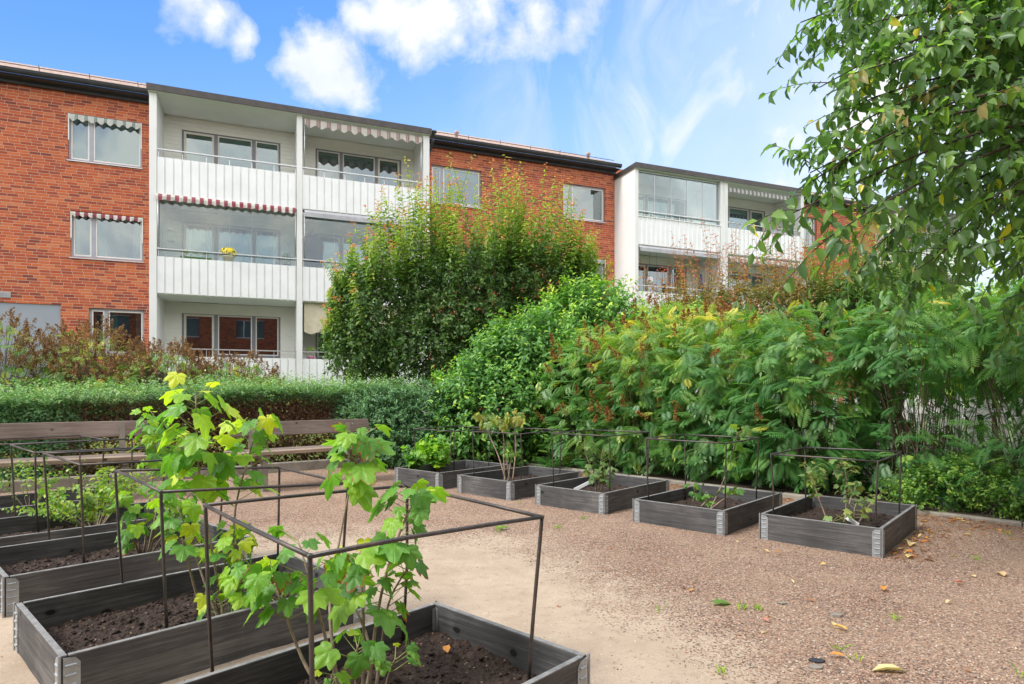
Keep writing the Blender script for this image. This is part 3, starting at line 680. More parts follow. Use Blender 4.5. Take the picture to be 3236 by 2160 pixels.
# ================================================================== BENCHES
def bench(p, deg, L, label, zb=.77):
    root = empty('bench', (p[0], p[1], 0), R(deg), label, 'bench', 'wooden benches by the hedge')
    for k, (y0, z) in enumerate(((0, .448), (.155, .452), (.31, .447))):
        MB().cbox(-.02 * k, L - .015 * k, y0, y0 + .14, z - .045, z, .006).build('seat_plank', M['bench_seat'] if k == 0 else M['bench'], root)
    mb = MB(); mb.cbox(0, L, -.022, .022, -.085, .085, .006); o = mb.build('backrest', M['bench'], root); o.location = (.03 if L < 2 else -.03, .50, zb - .09); o.rotation_euler = (R(-12), 0, 0)
    for k in (.0, 1.0):
        bm_ = MB().lathe([(.011, 0), (.011, .004), (.004, .007)], 10); s_ = bm_.build('bolt', M['galv'], o, True); s_.location = (.26 + k * (L - .5), -.022, .02); s_.rotation_euler = (R(90), 0, 0)
    for x in (.28, L - .28):
        mb = MB()
        mb.cbox(x - .03, x + .03, .05, .11, -.05, .402, .004); mb.cbox(x - .03, x + .03, .36, .42, -.05, .402, .004); mb.cbox(x - .028, x + .028, .02, .46, .36, .4008, .004)
        mb.add([(x - .028, .42, .30), (x + .028, .42, .30), (x + .028, .47, .30), (x - .028, .47, .30), (x - .028, .475, zb - .045), (x + .028, .475, zb - .045), (x + .028, .515, zb - .045), (x - .028, .515, zb - .045)], [(0, 3, 2, 1), (4, 5, 6, 7), (0, 1, 5, 4), (1, 2, 6, 5), (2, 3, 7, 6), (3, 0, 4, 7)])
        mb.build('leg', M['kerb'], root)
bench((-2.93, 6.75), 43, 1.80, 'shorter weathered wooden bench in front of the dead brown patch of hedge', .765)
bench((-5.75, 5.08), 36, 2.5, 'long weathered wooden bench behind the left raised beds, running out of frame', .80)
#PART3
# ================================================================== APARTMENT BUILDING (local x runs along the facade, local y = distance from the camera plane)
PHI = R(21.8); D0, D1 = 19.56, 21.0
bld = empty('apartment_building', (0, 0, 0), PHI, 'long three-storey red brick apartment building with white balcony bays', 'building')
FL = [(1.05, 3.86), (3.80, 6.60), (6.545, 9.40)]         # floor and ceiling height of each storey
WT, WB = (3.57, 6.295, 9.05), (2.25, 4.99, 7.735)
def wall_holes(mb, s0, s1, z0, z1, holes, y0, y1):
    xs = sorted({s0, s1, *[h[0] for h in holes], *[h[1] for h in holes]}); zs = sorted({z0, z1, *[h[2] for h in holes], *[h[3] for h in holes]})
    xs = [x for x in xs if s0 <= x <= s1]; zs = [z for z in zs if z0 <= z <= z1]
    for i in range(len(xs) - 1):
        run = None
        for j in range(len(zs) - 1):
            cx, cz = (xs[i] + xs[i + 1]) / 2, (zs[j] + zs[j + 1]) / 2
            solid = not any(h[0] < cx < h[1] and h[2] < cz < h[3] for h in holes)
            if solid: run = zs[j] if run is None else run
            if run is not None and (not solid or j == len(zs) - 2):
                mb.box(xs[i], xs[i + 1], y0, y1, run, zs[j + 1] if solid else zs[j]); run = None
def window(s0, s1, z0, z1, y, splits, fm='frame', inside='blind', door=None, cream=None, parent=None, rec=.09, sill=True):
    """outer frame in the wall opening; lights between splits; y = wall face"""
    W = s1 - s0; f = .055; y = y + rec
    mb = MB(); mb.box(s0, s1, y, y + .07, z1 - f, z1); 
    zb = [z0 if door is None or i != door[0] else door[1] for i in range(len(splits) - 1)]
    mb.box(s0, s0 + f, y, y + .07, zb[0], z1 - f); mb.box(s1 - f, s1, y, y + .07, zb[-1], z1 - f)
    fr = [s0 + a * W for a in splits]
    for i, x in enumerate(fr[1:-1]): mb.box(x - .05, x + .05, y - .002, y + .07, min(zb[i], zb[i + 1]), z1 - f)
    for i in range(len(fr) - 1):
        a = fr[i] + (f if i == 0 else .05); b = fr[i + 1] - (f if i == len(fr) - 2 else .05); mb.box(a, b, y, y + .07, zb[i], zb[i] + f)
    win = mb.build('window', M[fm], parent or bld)
    for i in range(len(fr) - 1):
        a = fr[i] + (f if i == 0 else .05) + .003; b = fr[i + 1] - (f if i == len(fr) - 2 else .05) - .003; lo = zb[i] + f + .003; hi = z1 - f - .003
        cm = M['cream'] if cream == i else M['sash']; t = .06 if cream == i else .032
        m2 = MB(); m2.box(a, b, y + .012, y + .055, lo, lo + t); m2.box(a, b, y + .012, y + .055, hi - t, hi); m2.box(a, a + t, y + .012, y + .055, lo + t, hi - t); m2.box(b - t, b, y + .012, y + .055, lo + t, hi - t)
        m2.build('sash', cm, win)
        MB().box(a + t - .004, b - t + .004, y + .03, y + .036, lo + t - .004, hi - t + .004).build('pane', M['glass'], win)
        ia, ib, il, ih = a + t, b - t, lo + t, hi - t
        if inside == 'blind' or (isinstance(inside, dict) and inside.get(i) == 'blind'):
            m3 = MB(); z = ih; 
            while z > il + .01: m3.add([(ia + .01, y + .10, z), (ib - .01, y + .10, z), (ib - .01, y + .115, z - .021), (ia + .01, y + .115, z - .021)], [(0, 1, 2, 3)]); z -= .024
            m3.build('blind', M['blind'], win)
        elif inside in ('curtain', 'sheer') or (isinstance(inside, dict) and inside.get(i) in ('curtain', 'sheer')):
            m3 = MB(); wd = (ib - ia); 
            for x0, x1 in ((ia + .01, ia + wd * .2), (ib - wd * .2, ib - .01)):
                n = 24; pts = [(x0 + (x1 - x0) * k / n, y + .16 + .025 * math.sin(k * 1.9)) for k in range(n + 1)]
                vs = [(p[0], p[1], zz) for zz in (il - .02, ih) for p in pts]; m3.add(vs, [(k, k + 1, n + 2 + k, n + 1 + k) for k in range(n)])
            m3.build('curtain', M['curtain'], win, True)
        elif inside == 'valance' or (isinstance(inside, dict) and inside.get(i) == 'valance'):
            n = 60; wd = ib - ia; vs = []
            for k in range(n + 1):
                x = ia + wd * k / n; vs += [(x, y + .14 + .02 * math.sin(k * 1.3), ih), (x, y + .15 + .02 * math.sin(k * 1.3), ih - .26 - .04 * abs(math.sin(k * .35)))]
            MB().add(vs, [(2 * k, 2 * k + 2, 2 * k + 3, 2 * k + 1) for k in range(n)]).build('curtain', M['curtain'], win, True)
    if sill: MB().add([(s0 - .02, y - rec - .05, z0 - .022), (s1 + .02, y - rec - .05, z0 - .022), (s1 + .02, y + .02, z0 + .004), (s0 - .02, y + .02, z0 + .004), (s0 - .02, y - rec - .05, z0 - .045), (s1 + .02, y - rec - .05, z0 - .045)], [(0, 1, 2, 3), (4, 5, 1, 0)]).build('sill', M['alu'], win)
    return win
def awning(s0, s1, z, y, drop, m, arms=True, n_sc=8, name='awning', sc=.35, slope=.0, out=.05):
    """rolled-up awning: cassette tube with a scalloped valance hanging from its front bar"""
    aw = MB().tube([(s0 + .02, y + .03, z - .02), (s1 - .02, y + .03, z - .02)], .028, 10).build(name, M['sash'], bld, True)
    n = n_sc * 8; vs = []
    for k in range(n + 1):
        x = s0 + .02 + (s1 - s0 - .04) * k / n; dd = drop * (1 - sc * (.5 + .5 * math.cos(2 * math.pi * k * n_sc / n))); wv = .008 * math.sin(k * .9)
        vs += [(x, y - out * .4, z), (x, y - out + wv, z - drop * .35), (x, y - out + wv * 2, z - dd)]
    MB().add(vs, [f for k in range(n) for f in ((3 * k, 3 * k + 3, 3 * k + 4, 3 * k + 1), (3 * k + 1, 3 * k + 4, 3 * k + 5, 3 * k + 2))]).build('valance', m, aw)
    if arms:
        for x in (s0, s1 - .025): MB().box(x, x + .025, y - .03, y, z - .75, z).build('awning_arm', M['sash'], aw)
    return aw
# --- brick walls
SL, SM, SR = (-16, -2.89), (4.97, 12.69), (20.9, 26.9)
wl = [(-5.108, -3.285, WB[2], WT[2]), (-5.05, -3.25, WB[1], WT[1]), (-4.61, -3.23, WB[0], WT[0]), (-12.2, -10.4, WB[2], WT[2]), (-12.2, -10.4, WB[1], WT[1])]
wm = [(5.401, 7.225, WB[k], WT[k]) for k in range(3)] + [(10.471, 12.28, WB[k], WT[k]) for k in range(3)]
wr = [(21.38, 23.2, WB[k], WT[k]) for k in range(3)]
for (a, b), hs in ((SL, wl), (SM, wm), (SR, wr)):
    mb = MB(); hh = list(hs)
    if a < -10: hh.append((-16, -5.28, -.5, 3.61))
    wall_holes(mb, a, b, -.5, 9.72, hh, D1, D1 + .3); mb.build('brick_wall', M['brick'], bld)
MB().box(-16, -5.28, D1 + .03, D1 + .28, -.5, 3.61).build('rendered_panel', M['greyrender'], bld)
v = MB(); v.box(-6.75, -6.42, D1 - .015, D1 + .02, 3.74, 3.90); 
for z in np.linspace(3.76, 3.87, 5): v.box(-6.73, -6.44, D1 - .025, D1 - .013, z, z + .012)
v.build('wall_vent', M['awn_plain'], bld)
window(*wl[0], D1, (0, .30, 1), inside='blind'); window(*wl[1], D1, (0, .30, 1), inside='curtain'); window(*wl[2], D1, (0, .30, 1), inside='curtain')
window(*wl[3], D1, (0, .30, 1), inside='blind'); window(*wl[4], D1, (0, .30, 1), inside='blind')
window(*wm[2], D1, (0, .22, 1), inside='valance'); window(*wm[5], D1, (0, .2, 1), inside='curtain'); window(*wm[1], D1, (0, .22, 1)); window(*wm[0], D1, (0, .22, 1), inside='curtain')
window(*wm[4], D1, (0, .2, 1), inside='curtain'); window(*wm[3], D1, (0, .2, 1), inside='curtain')
for h_ in wr: window(*h_, D1, (0, .78, 1), inside='blind')
awning(-5.1, -3.29, 9.03, D1 + .01, .21, M['awn_green'], n_sc=8); awning(-5.04, -3.26, 6.27, D1 + .01, .15, M['awn_red'], n_sc=9)
awning(10.47, 12.28, 6.28, D1 + .01, .16, M['awn_plain'], n_sc=1, sc=.02)
# dark rooms behind the windows
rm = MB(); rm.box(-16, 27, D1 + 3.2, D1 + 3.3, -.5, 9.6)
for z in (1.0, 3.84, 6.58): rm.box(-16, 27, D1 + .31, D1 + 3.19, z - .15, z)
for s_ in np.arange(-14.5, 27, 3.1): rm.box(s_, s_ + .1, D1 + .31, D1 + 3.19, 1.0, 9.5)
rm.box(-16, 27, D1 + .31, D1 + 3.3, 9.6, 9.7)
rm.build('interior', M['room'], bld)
# pendant lamps seen through two windows
MB().lathe([(.01, .30), (.012, .12), (.03, .10), (.13, 0), (.125, 0)], 14).build('pendant_lamp', M['plastic_white'], bld, True, loc=(-4.05, D1 + .9, 5.82))
MB().lathe([(.01, .3), (.02, .1), (.08, .06), (.09, 0), (.06, -.05)], 14).build('pendant_lamp', M['plastic_white'], bld, True, loc=(11.2, D1 + .9, 8.45))
# --- main roof with pantiles, gutter and fascia
def tiles(s0, s1):
    p = R(24.55); n = int((s1 - s0) / .0275); xs = np.linspace(s0, s1, n + 1); ph = (xs / .165) % 1
    z = .030 * np.abs(np.sin(np.pi * ph)) ** .8
    rows = 6; V = []; yy = [0.0]
    for r in range(rows): yy += [(r + 1) * 7.0 / rows]
    lines = []
    for k in range(rows):
        for e, d in ((yy[k], .022), (yy[k + 1], 0.0)): lines.append((e, d))
    for e, d in lines: V.append(np.stack([xs, np.full(n + 1, D1 - .42 + e), 9.86 + e * math.tan(p) + z + d], -1))
    V.append(V[0] * [1, 1, 1] + [0, .01, -.03])
    V = np.array(V); m = n + 1; F = []
    order = list(range(len(lines)))
    for a in range(len(lines) - 1):
        i = np.arange(n); F.append(np.stack([a * m + i, a * m + i + 1, (a + 1) * m + i + 1, (a + 1) * m + i], 1))
    a = len(lines); F.append(np.stack([a * m + i, a * m + i + 1, i + 1, i], 1))
    np_mesh('roof', V.reshape(-1, 3), [np.concatenate(F)], M['tile'], bld, smooth=True)
for a, b in (SL, SM, (20.9, 27.2)):
    tiles(a, b)
    mb = MB(); mb.box(a, b, D1 - .13, D1 - .005, 9.61, 9.86); mb.box(a, b, D1 - .40, D1 - .13, 9.70, 9.73); 
    mb.build('fascia', M['fascia'], bld)
    pr = [(math.cos(t), math.sin(t)) for t in np.linspace(math.pi, 2 * math.pi, 9)]; gy, gz, gr = D1 - .47, 9.84, .085
    vs = [(x, gy + gr * c, gz + gr * 1.35 * s_) for x in (a, b) for c, s_ in pr] + [(x, gy + (gr - .006) * c, gz + (gr - .006) * 1.35 * s_) for x in (a, b) for c, s_ in pr]
    fs = [(i, i + 1, 10 + i, 9 + i) for i in range(8)] + [(18 + i, 27 + i, 28 + i, 19 + i) for i in range(8)]
    g2 = MB().add(vs, fs); g2.tube([(a, gy - gr, gz), (b, gy - gr, gz)], .012, 8); g2.build('gutter', M['fascia'], bld)
    sr = MB(); sr.tube([(a, D1 + .05, 10.20), (b, D1 + .05, 10.20)], .011, 6)
    for s_ in np.arange(a + .6, b, 1.2): sr.tube([(s_, D1 + .12, 10.08), (s_, D1 + .04, 10.27)], .009, 5)
    sr.build('snow_guard', M['fascia'], bld)
for s_ in (6.4, 12.0 - .3): MB().lathe([(.05, -.1), (.05, .1), (.09, .12), (.07, .2), (.01, .22)], 12).build('roof_vent', M['tile'], bld, True, loc=(s_, D1 + .3, 10.25))
MB().box(-16, 27, D1 + 6.5, D1 + 6.8, -.5, 12.6).build('rear_wall', M['brick'], bld)
# --- balcony bays
def lap_siding(mb, s0, s1, z0, z1, holes, y):
    z = z0
    while z < z1 - .02:
        zt = min(z + .118, z1); segs = [(s0, s1)]
        for h in holes:
            if h[2] < (z + zt) / 2 < h[3]:
                ns = []
                for a, b in segs:
                    if h[0] > a: ns.append((a, min(b, h[0])))
                    if h[1] < b: ns.append((max(a, h[1]), b))
                segs = [q for q in ns if q[1] - q[0] > .01]
        for a, b in segs:
            mb.add([(a, y - .020, z), (b, y - .020, z), (b, y - .004, zt), (a, y - .004, zt), (a, y + .002, z), (b, y + .002, z)], [(0, 1, 2, 3), (4, 5, 1, 0)])
        z += .118
def parapet(s0, s1, z0, z1, y, ribs_out=False, cap=False, parent=None):
    per = .212; n = max(1, round((s1 - s0) / per)); p = (s1 - s0) / n; prof = []
    for k in range(n):
        x = s0 + k * p
        if ribs_out: prof += [(x, 0), (x + p * .62, 0), (x + p * .67, -.022), (x + p * .90, -.022), (x + p * .95, 0)]
        else: prof += [(x, 0), (x + p * .80, 0), (x + p * .835, .032), (x + p * .965, .032)]
    prof.append((s1, 0)); m = len(prof); t = .006
    vs = [(x, y + d, z) for z in (z0, z1) for x, d in prof] + [(x, y + d + t, z) for z in (z0, z1) for x, d in prof]
    fs = []
    for i in range(m - 1): fs += [(i, i + 1, m + i + 1, m + i), (2 * m + i, 3 * m + i, 3 * m + i + 1, 2 * m + i + 1), (m + i, m + i + 1, 3 * m + i + 1, 3 * m + i), (i, 2 * m + i, 2 * m + i + 1, i + 1)]
    mb = MB().add(vs, fs)
    if cap: mb.box(s0 - .01, s1 + .01, y - .04, y + .06, z1 + .002, z1 + .028)
    return mb.build('parapet', M['white'], parent)
def railing(s0, s1, z, y, parent, zb):
    mb = MB(); mb.box(s0, s1, y - .02, y + .03, z - .030, z)
    n = 6
    for k in range(n + 1):
        x = s0 + .03 + (s1 - s0 - .06) * k / n; mb.box(x - .011, x + .011, y + .04, y + .062, zb - .5, z - .030)
    return mb.build('railing', M['alu'], parent)
def bay(s0, s1, lev, win, glaz=False, ribs=False, cap=False, n_pan=5, mirror=False, inside='blind', fm='frame_dark'):
    f, c = FL[lev]; pt = f + 1.105; pb = f + .09; rl = f + 1.335
    bal = MB(); bal.box(s0, s1, D0 + .06, D1 - .03, f + .07, f + .17); bal = bal.build('balcony', M['soffit'], bld)
    parapet(s0 + .01, s1 - .01, pb, pt, D0 + .02, ribs, cap, bal); railing(s0 + .005, s1 - .005, rl, D0 + .03, bal, pt)
    a, b = win; sp = (0, .335, .72, 1) if not mirror else (0, .29, .70, 1)
    hole = (a, b, f, WT[lev])
    mb = MB(); wall_holes(mb, s0, s1, f, c, [hole], D1 + .004, D1 + .2); lap_siding(mb, s0, s1, f, c, [hole], D1)
    for i, (x0, x1) in enumerate(zip(sp, sp[1:])):
        if i == (2 if mirror else 0): continue
        mb.box(a + (b - a) * x0, a + (b - a) * x1, D1 + .02, D1 + .2, f, WB[lev] - .01)
    mb.build('siding', M['siding'], bal)
    window(a, b, WB[lev], WT[lev], D1, sp, fm=fm, inside=inside, door=((2 if mirror else 0), f + .02), cream=2 if mirror else 0, rec=.015, sill=False)
    if glaz:
        zt = c - .02 if lev == 2 else c - .06; gl = MB(); w_ = (s1 - s0 - .06) / n_pan
        for k in range(n_pan):
            x = s0 + .03 + k * w_; gl.box(x + .006, x + w_ - .006, D0 + .115, D0 + .121, pt - .0, zt - .05)
        gl = gl.build('glazing', M['glazing'], bal)
        fr = MB(); fr.box(s0 + .005, s1 - .005, D0 + .09, D0 + .15, zt - .05, zt); fr.box(s0 + .005, s1 - .005, D0 + .09, D0 + .15, pt - .05, pt)
        for k in range(n_pan + 1):
            x = s0 + .03 + k * w_
            if cap or k in (0, n_pan): fr.box(x - .007, x + .007, D0 + .105, D0 + .132, pt, zt - .05)
            else: fr.box(x - .0025, x + .0025, D0 + .113, D0 + .123, pt, zt - .05)
        fr.build('glazing_frame', M['alu'], gl)
    return bal
def block(cols, wins, dbl=False):
    s0, s1 = cols[0][0], cols[-1][1]
    for i, (a, b) in enumerate(cols):
        mb = MB(); mb.box(a, b, D0, D1 + .29, -.5, 9.40)
        if dbl and i == 1: mb.box((a + b) / 2 - .012, (a + b) / 2 + .012, D0 - .03, D0 - .001, -.5, 9.39)
        mb.build('column', M['render'], bld)
    rf = MB(); rf.box(s0 - .03, s1 + .03, D0 - .09, D1 + .5, 9.405, 9.45); rf.build('balcony_roof', M['soffit'], bld)
    ff = MB(); ff.box(s0 - .05, s1 + .05, D0 - .13, D0 - .095, 9.40, 9.58); ff.box(s0 - .05, s0 - .032, D0 - .094, D1 + .3, 9.40, 9.58); ff.box(s1 + .032, s1 + .05, D0 - .094, D1 + .3, 9.40, 9.58); ff.box(s0 - .031, s1 + .031, D0 - .094, D1 + .6, 9.452, 9.575)
    ff.build('roof_edge', M['fascia_brown'], bld)
block([(-2.89, -2.71), (.94, 1.10), (4.77, 4.97)], None)
block([(12.69, 12.83), (16.585, 16.945), (20.73, 20.9)], None, True)
block([(26.9, 27.05), (31, 31.2)], None)
bal = {}
for lev in range(3):
    bal[0, lev] = bay(-2.71, .94, lev, (-2.25, .52), glaz=lev == 1, inside=('none' if lev == 0 else 'blind' if lev == 2 else 'sheer'), n_pan=6)
    bal[1, lev] = bay(1.10, 4.77, lev, (1.58, 4.36), glaz=lev == 1, mirror=True, inside='valance' if lev == 2 else 'blind', n_pan=4)
    bal[2, lev] = bay(12.83, 16.585, lev, (13.2, 16.08), glaz=lev == 2, ribs=lev == 2, cap=lev == 2, inside='blind' if lev == 2 else 'none')
    bal[3, lev] = bay(16.945, 20.73, lev, (17.4, 20.21), mirror=True, inside='blind')
bay(27.05, 31, 2, (28, 30.5)); bay(27.05, 31, 1, (28, 30.5))
awning(-2.74, .93, 6.615, D0 - .02, .19, M['awn_red'], n_sc=16, sc=.22, arms=False)
awning(1.14, 4.74, 9.33, D0 + .03, .27, M['awn_pink'], n_sc=11, sc=.35, arms=False)
awning(1.14, 4.74, 6.60, D0 + .03, .20, M['awn_plain'], n_sc=1, sc=.02, arms=False)
awning(1.14, 4.74, 3.86, D0 + .25, .95, M['awn_cream'], n_sc=9, sc=.07, arms=False)
awning(12.86, 16.56, 6.575, D0 - .01, .20, M['awn_plain'], n_sc=1, sc=.02, arms=False)
awning(16.98, 20.7, 9.28, D0 + .12, .20, M['awn_grey'], n_sc=34, sc=.1, arms=False)
awning(16.98, 20.7, 6.52, D0 - .01, .22, M['awn_pink'], n_sc=14, sc=.3, arms=False)
# opened-awning rails at the bay sides
for x, z0, z1 in ((1.16, 7.9, 9.2), (4.70, 7.9, 9.2), (-2.68, 5.2, 6.5), (.90, 5.2, 6.5), (1.16, 5.2, 6.5), (16.5, 5.0, 6.4)):
    MB().tube([(x, D0 + .02, z0), (x, D0 - .0, z1)], .014, 6).build('awning_rail', M['alu'], bld, True)
# downpipe at the end of the first block
dp = MB(); dp.lathe([(.04, -.16), (.05, -.02), (.12, .03), (.12, .06)], 12, 5.08, D0 - .05, 9.47)
dp.tube([(5.08, D0 - .05, 9.36), (5.08, D0 + .0, 9.22), (5.06, D0 + .55, 8.92), (5.03, D1 - .12, 8.62), (5.02, D1 - .08, 8.4), (5.02, D1 - .08, 0)], .042, 10); dp.build('downpipe', M['fascia'], bld, True)
MB().tube([(5.05, D1 - .1, 10.0), (6.2, D1 + .1, 10.12), (6.35, D1 + .1, 10.0), (6.36, D1 + .1, 9.9)], .018, 6).build('lightning_rod', M['fascia'], bld, True)
# red brick building across the yard: it is what the ground floor windows mirror
opp = empty('apartment_building', (0, 0, 0), PHI, 'red brick building across the yard mirrored in the ground floor windows', 'building')
hs = [(s_, s_ + 1.8, WB[k], WT[k]) for s_ in np.arange(-14, 24, 4.1) for k in range(3)]
mb = MB(); wall_holes(mb, -18, 27, -.5, 9.15, hs, -5.3, -5.0); mb.build('brick_wall', M['brick'], opp)
for h_ in hs:
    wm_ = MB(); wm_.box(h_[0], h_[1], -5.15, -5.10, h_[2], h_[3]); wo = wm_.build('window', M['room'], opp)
    fr = MB(); fr.box(h_[0], h_[1], -5.098, -5.05, h_[2], h_[2] + .06); fr.box(h_[0], h_[1], -5.098, -5.05, h_[3] - .06, h_[3]); fr.box(h_[0] + .45, h_[0] + .53, -5.098, -5.05, h_[2] + .06, h_[3] - .06); fr.build('frame', M['sash'], wo)
    if h_[2] < 3: MB().add([(h_[0], -5.0, h_[3]), (h_[1], -5.0, h_[3]), (h_[1], -4.4, h_[3] - .45), (h_[0], -4.4, h_[3] - .45)], [(0, 1, 2, 3)]).build('awning', M['awn_dkgreen'], opp)
r_ = MB(); r_.add([(-18, -4.6, 9.1), (27, -4.6, 9.1), (27, -11, 10.1), (-18, -11, 10.1), (-18, -4.6, 8.9), (27, -4.6, 8.9)], [(0, 1, 2, 3), (4, 5, 1, 0)]); r_.build('roof', M['tile'], opp)

# --- things kept on the balconies (own objects)
def fp(s_, D, z): return (s_ * math.cos(PHI) - D * math.sin(PHI), s_ * math.sin(PHI) + D * math.cos(PHI), z)
def plant_tuft(name_parent, m, n, r, L, c, up=.6, seed_t=(0, 1)):
    d = nrm(gs(n, 3) + [0, 0, up]); P = c + d * r * (.4 + .6 * rnd(n, 1)) * [1, 1, .8]
    return leafobj('foliage', m, name_parent, leaves(P, d + gs(n, 3) * .4, nrm(gs(n, 3) + [0, 0, 1.5]), L * (.7 + .6 * rnd(n)), L * .5, T_SM, seed_t[0] + (seed_t[1] - seed_t[0]) * rnd(n)))
p = empty('flower_pot', fp(-.92, D0 + .17, 4.83), PHI, 'cream pot of yellow flowers behind the middle balcony railing', 'flower pot')
MB().lathe([(.10, 0), (.16, .20), (.175, .21), (.175, .24)], 16).build('pot', M['pot'], p, True)
plant_tuft(p, M['l_fresh'], 200, .2, .05, np.array([0, 0, .30]), 1)
n = 260; d_ = nrm(gs(n, 3) * [1, 1, .6] + [0, 0, .7]); leafobj('flowers', M['yellow'], p, leaves(np.array([0, 0, .31]) + d_ * .24 * [1, 1, .75], nrm(np.cross(d_, gs(n, 3))), d_, .055, .055, T_SM, 0.5))
p = empty('planter_box', fp(-1.75, D0 + .17, 4.83), PHI, 'low green planter with leafy herbs left of the yellow flowers', 'planter')
MB().cbox(-.4, .4, -.08, .08, 0, .14, .01).build('box', M['l_fresh'], p)
for x in (-.25, 0, .25): plant_tuft(p, M['l_fresh'], 90, .13, .05, np.array([x, 0, .2]), 1)
p = empty('potted_plant', fp(.66, D0 + .25, 4.80), PHI, 'pot plant climbing a thin pyramid trellis at the right end of the middle balcony', 'plant')
MB().lathe([(.08, 0), (.12, .16), (.13, .18)], 14).build('pot', M['fascia'], p, True); tr_ = MB()
for x, y in ((-.13, -.1), (.13, -.1), (.13, .1), (-.13, .1)): tr_.tube([(x, y, .1), (0, 0, 1.1)], .006, 5)
tr_.build('trellis', M['awn_plain'], p); plant_tuft(p, M['l_plum'], 160, .2, .05, np.array([0, 0, .32]), 1)
n = 30; leafobj('flowers', M['pink'], p, leaves(np.array([-.25, 0, .2]) + gs(n, 3) * .06, nrm(gs(n, 3)), nrm(gs(n, 3)), .05, .05, T_SM, .5))
p = empty('lantern', fp(-2.42, D0 + .45, 5.45), PHI, 'white lantern hanging at the left of the glazed middle balcony', 'lantern')
l_ = MB(); 
for x, y in ((-.08, -.08), (.08, -.08), (.08, .08), (-.08, .08)): l_.box(x - .008, x + .008, y - .008, y + .008, 0, .3)
l_.box(-.1, .1, -.1, .1, -.02, 0); l_.add([(-.1, -.1, .3), (.1, -.1, .3), (.1, .1, .3), (-.1, .1, .3), (0, 0, .42)], [(0, 1, 4), (1, 2, 4), (2, 3, 4), (3, 0, 4), (0, 3, 2, 1)]); l_.tube([(0, 0, .42), (.02, 0, .6), (-.05, 0, .7)], .006, 5)
l_.build('cage', M['awn_plain'], p)
p = empty('jacket', fp(1.42, D0 + .7, 5.0), PHI, 'dark jacket hanging on a hanger inside the glazed middle balcony', 'jacket')
prof = [(-.30, 0), (-.33, .5), (-.36, .72), (-.24, .98), (-.08, 1.06), (0, 1.03), (.08, 1.06), (.24, .98), (.36, .72), (.33, .5), (.30, 0)]
j_ = MB(); m_ = len(prof); j_.add([(x, .09 * (1 if abs(x) < .3 else .3) * s_, z) for s_ in (-1, 1) for x, z in prof], [tuple(range(m_)), tuple(range(m_, 2 * m_))[::-1]] + [(i, m_ + i, m_ + (i + 1) % m_, (i + 1) % m_) for i in range(m_)])
j_.build('body', M['navy'], p); MB().tube([(-.2, 0, 1.02), (0, 0, 1.1), (.2, 0, 1.02)], .01, 6).tube([(0, 0, 1.1), (0, 0, 1.18), (.03, 0, 1.21), (.05, 0, 1.18)], .005, 5).build('hanger', M['black'], p)
def hang(name, lab, cat, s_, z, zc, dep=.45):
    p = empty(name, fp(s_, D0 + dep, z), PHI, lab, cat); MB().tube([(0, 0, .25), (0, 0, zc - z)], .005, 4).build('cord', M['fascia'], p); return p
p = hang('paper_lantern', 'round white paper lantern with tassels hanging on the lower right balcony', 'lantern', 13.63, 5.27, 6.5)
MB().lathe([(.02, .30), (.08, .28), (.125, .22), (.14, .14), (.125, .06), (.08, 0), (.02, -.02)], 16).build('shade', M['plastic_white'], p, True)
t_ = MB(); 
for x in (-.05, .04): t_.lathe([(.008, -.04), (.035, -.17), (.03, -.175)], 8, x, 0, 0)
t_.build('tassel', M['plastic_white'], p)
p = hang('hanging_basket', 'dark hanging basket of black-green plants under the lower right balcony ceiling', 'basket', 13.95, 4.72, 6.5)
MB().lathe([(.05, -.12), (.16, -.06), (.2, .02), (.2, .05)], 14).build('bowl', M['black'], p, True); plant_tuft(p, M['l_plum'], 260, .25, .06, np.array([0, 0, .06]), .5, (0, .2))
c_ = MB(); 
for k in range(3): c_.tube([(.19 * math.cos(k * 2.1), .19 * math.sin(k * 2.1), .05), (0, 0, .45)], .004, 4)
c_.build('chain', M['fascia'], p)
p = hang('hanging_basket', 'brown wicker hanging basket with grey-green heather beside the dark one', 'basket', 14.55, 4.88, 6.5)
MB().lathe([(.13, -.12), (.19, .06), (.2, .08)], 14).build('bowl', M['basket'], p, True); plant_tuft(p, M['l_blue'], 200, .2, .05, np.array([0, 0, .14]), 1)
p = hang('lantern', 'black storm lantern hanging right of the wicker basket', 'lantern', 15.35, 4.78, 5.25, .6)
MB().lathe([(.07, 0), (.08, .02), (.08, .06), (.05, .08), (.06, .2), (.05, .28), (.07, .3), (.03, .36)], 12).build('body', M['black'], p, True)
MB().box(-.22, .22, -.01, .01, .44, .46).build('arm', M['black'], p)
p = empty('flag', fp(15.78, D0 + .3, 4.95), PHI, 'small blue and yellow flag hanging folded on the lower right balcony', 'flag')
MB().tube([(0, 0, -.3), (0, 0, 1.45)], .008, 6).build('pole', M['fascia'], p)
fl = MB(); 
for k in range(9): fl.add([(.0 + .035 * k, .03 * math.sin(k * 1.7), .2 - .03 * k), (.035 * (k + 1), .03 * math.sin((k + 1) * 1.7), .2 - .03 * (k + 1)), (.035 * (k + 1) * .5, .03 * math.sin((k + 1) * 1.7), .85), (.035 * k * .5, .03 * math.sin(k * 1.7), .85)], [(0, 1, 2, 3)]); fl.mi[-1] = 1 if k == 3 else 0
fl.build('cloth', [M['flagblue'], M['yellow']], p)
p = empty('planter_box', fp(19.45, D0 + .12, 7.60), PHI, 'grey planter box behind the upper right balcony railing with string lights', 'planter')
MB().cbox(-.55, .55, -.1, .1, 0, .16, .01).build('box', M['awn_plain'], p); plant_tuft(p, M['l_plum'], 200, .3, .05, np.array([0, 0, .17]), 1)
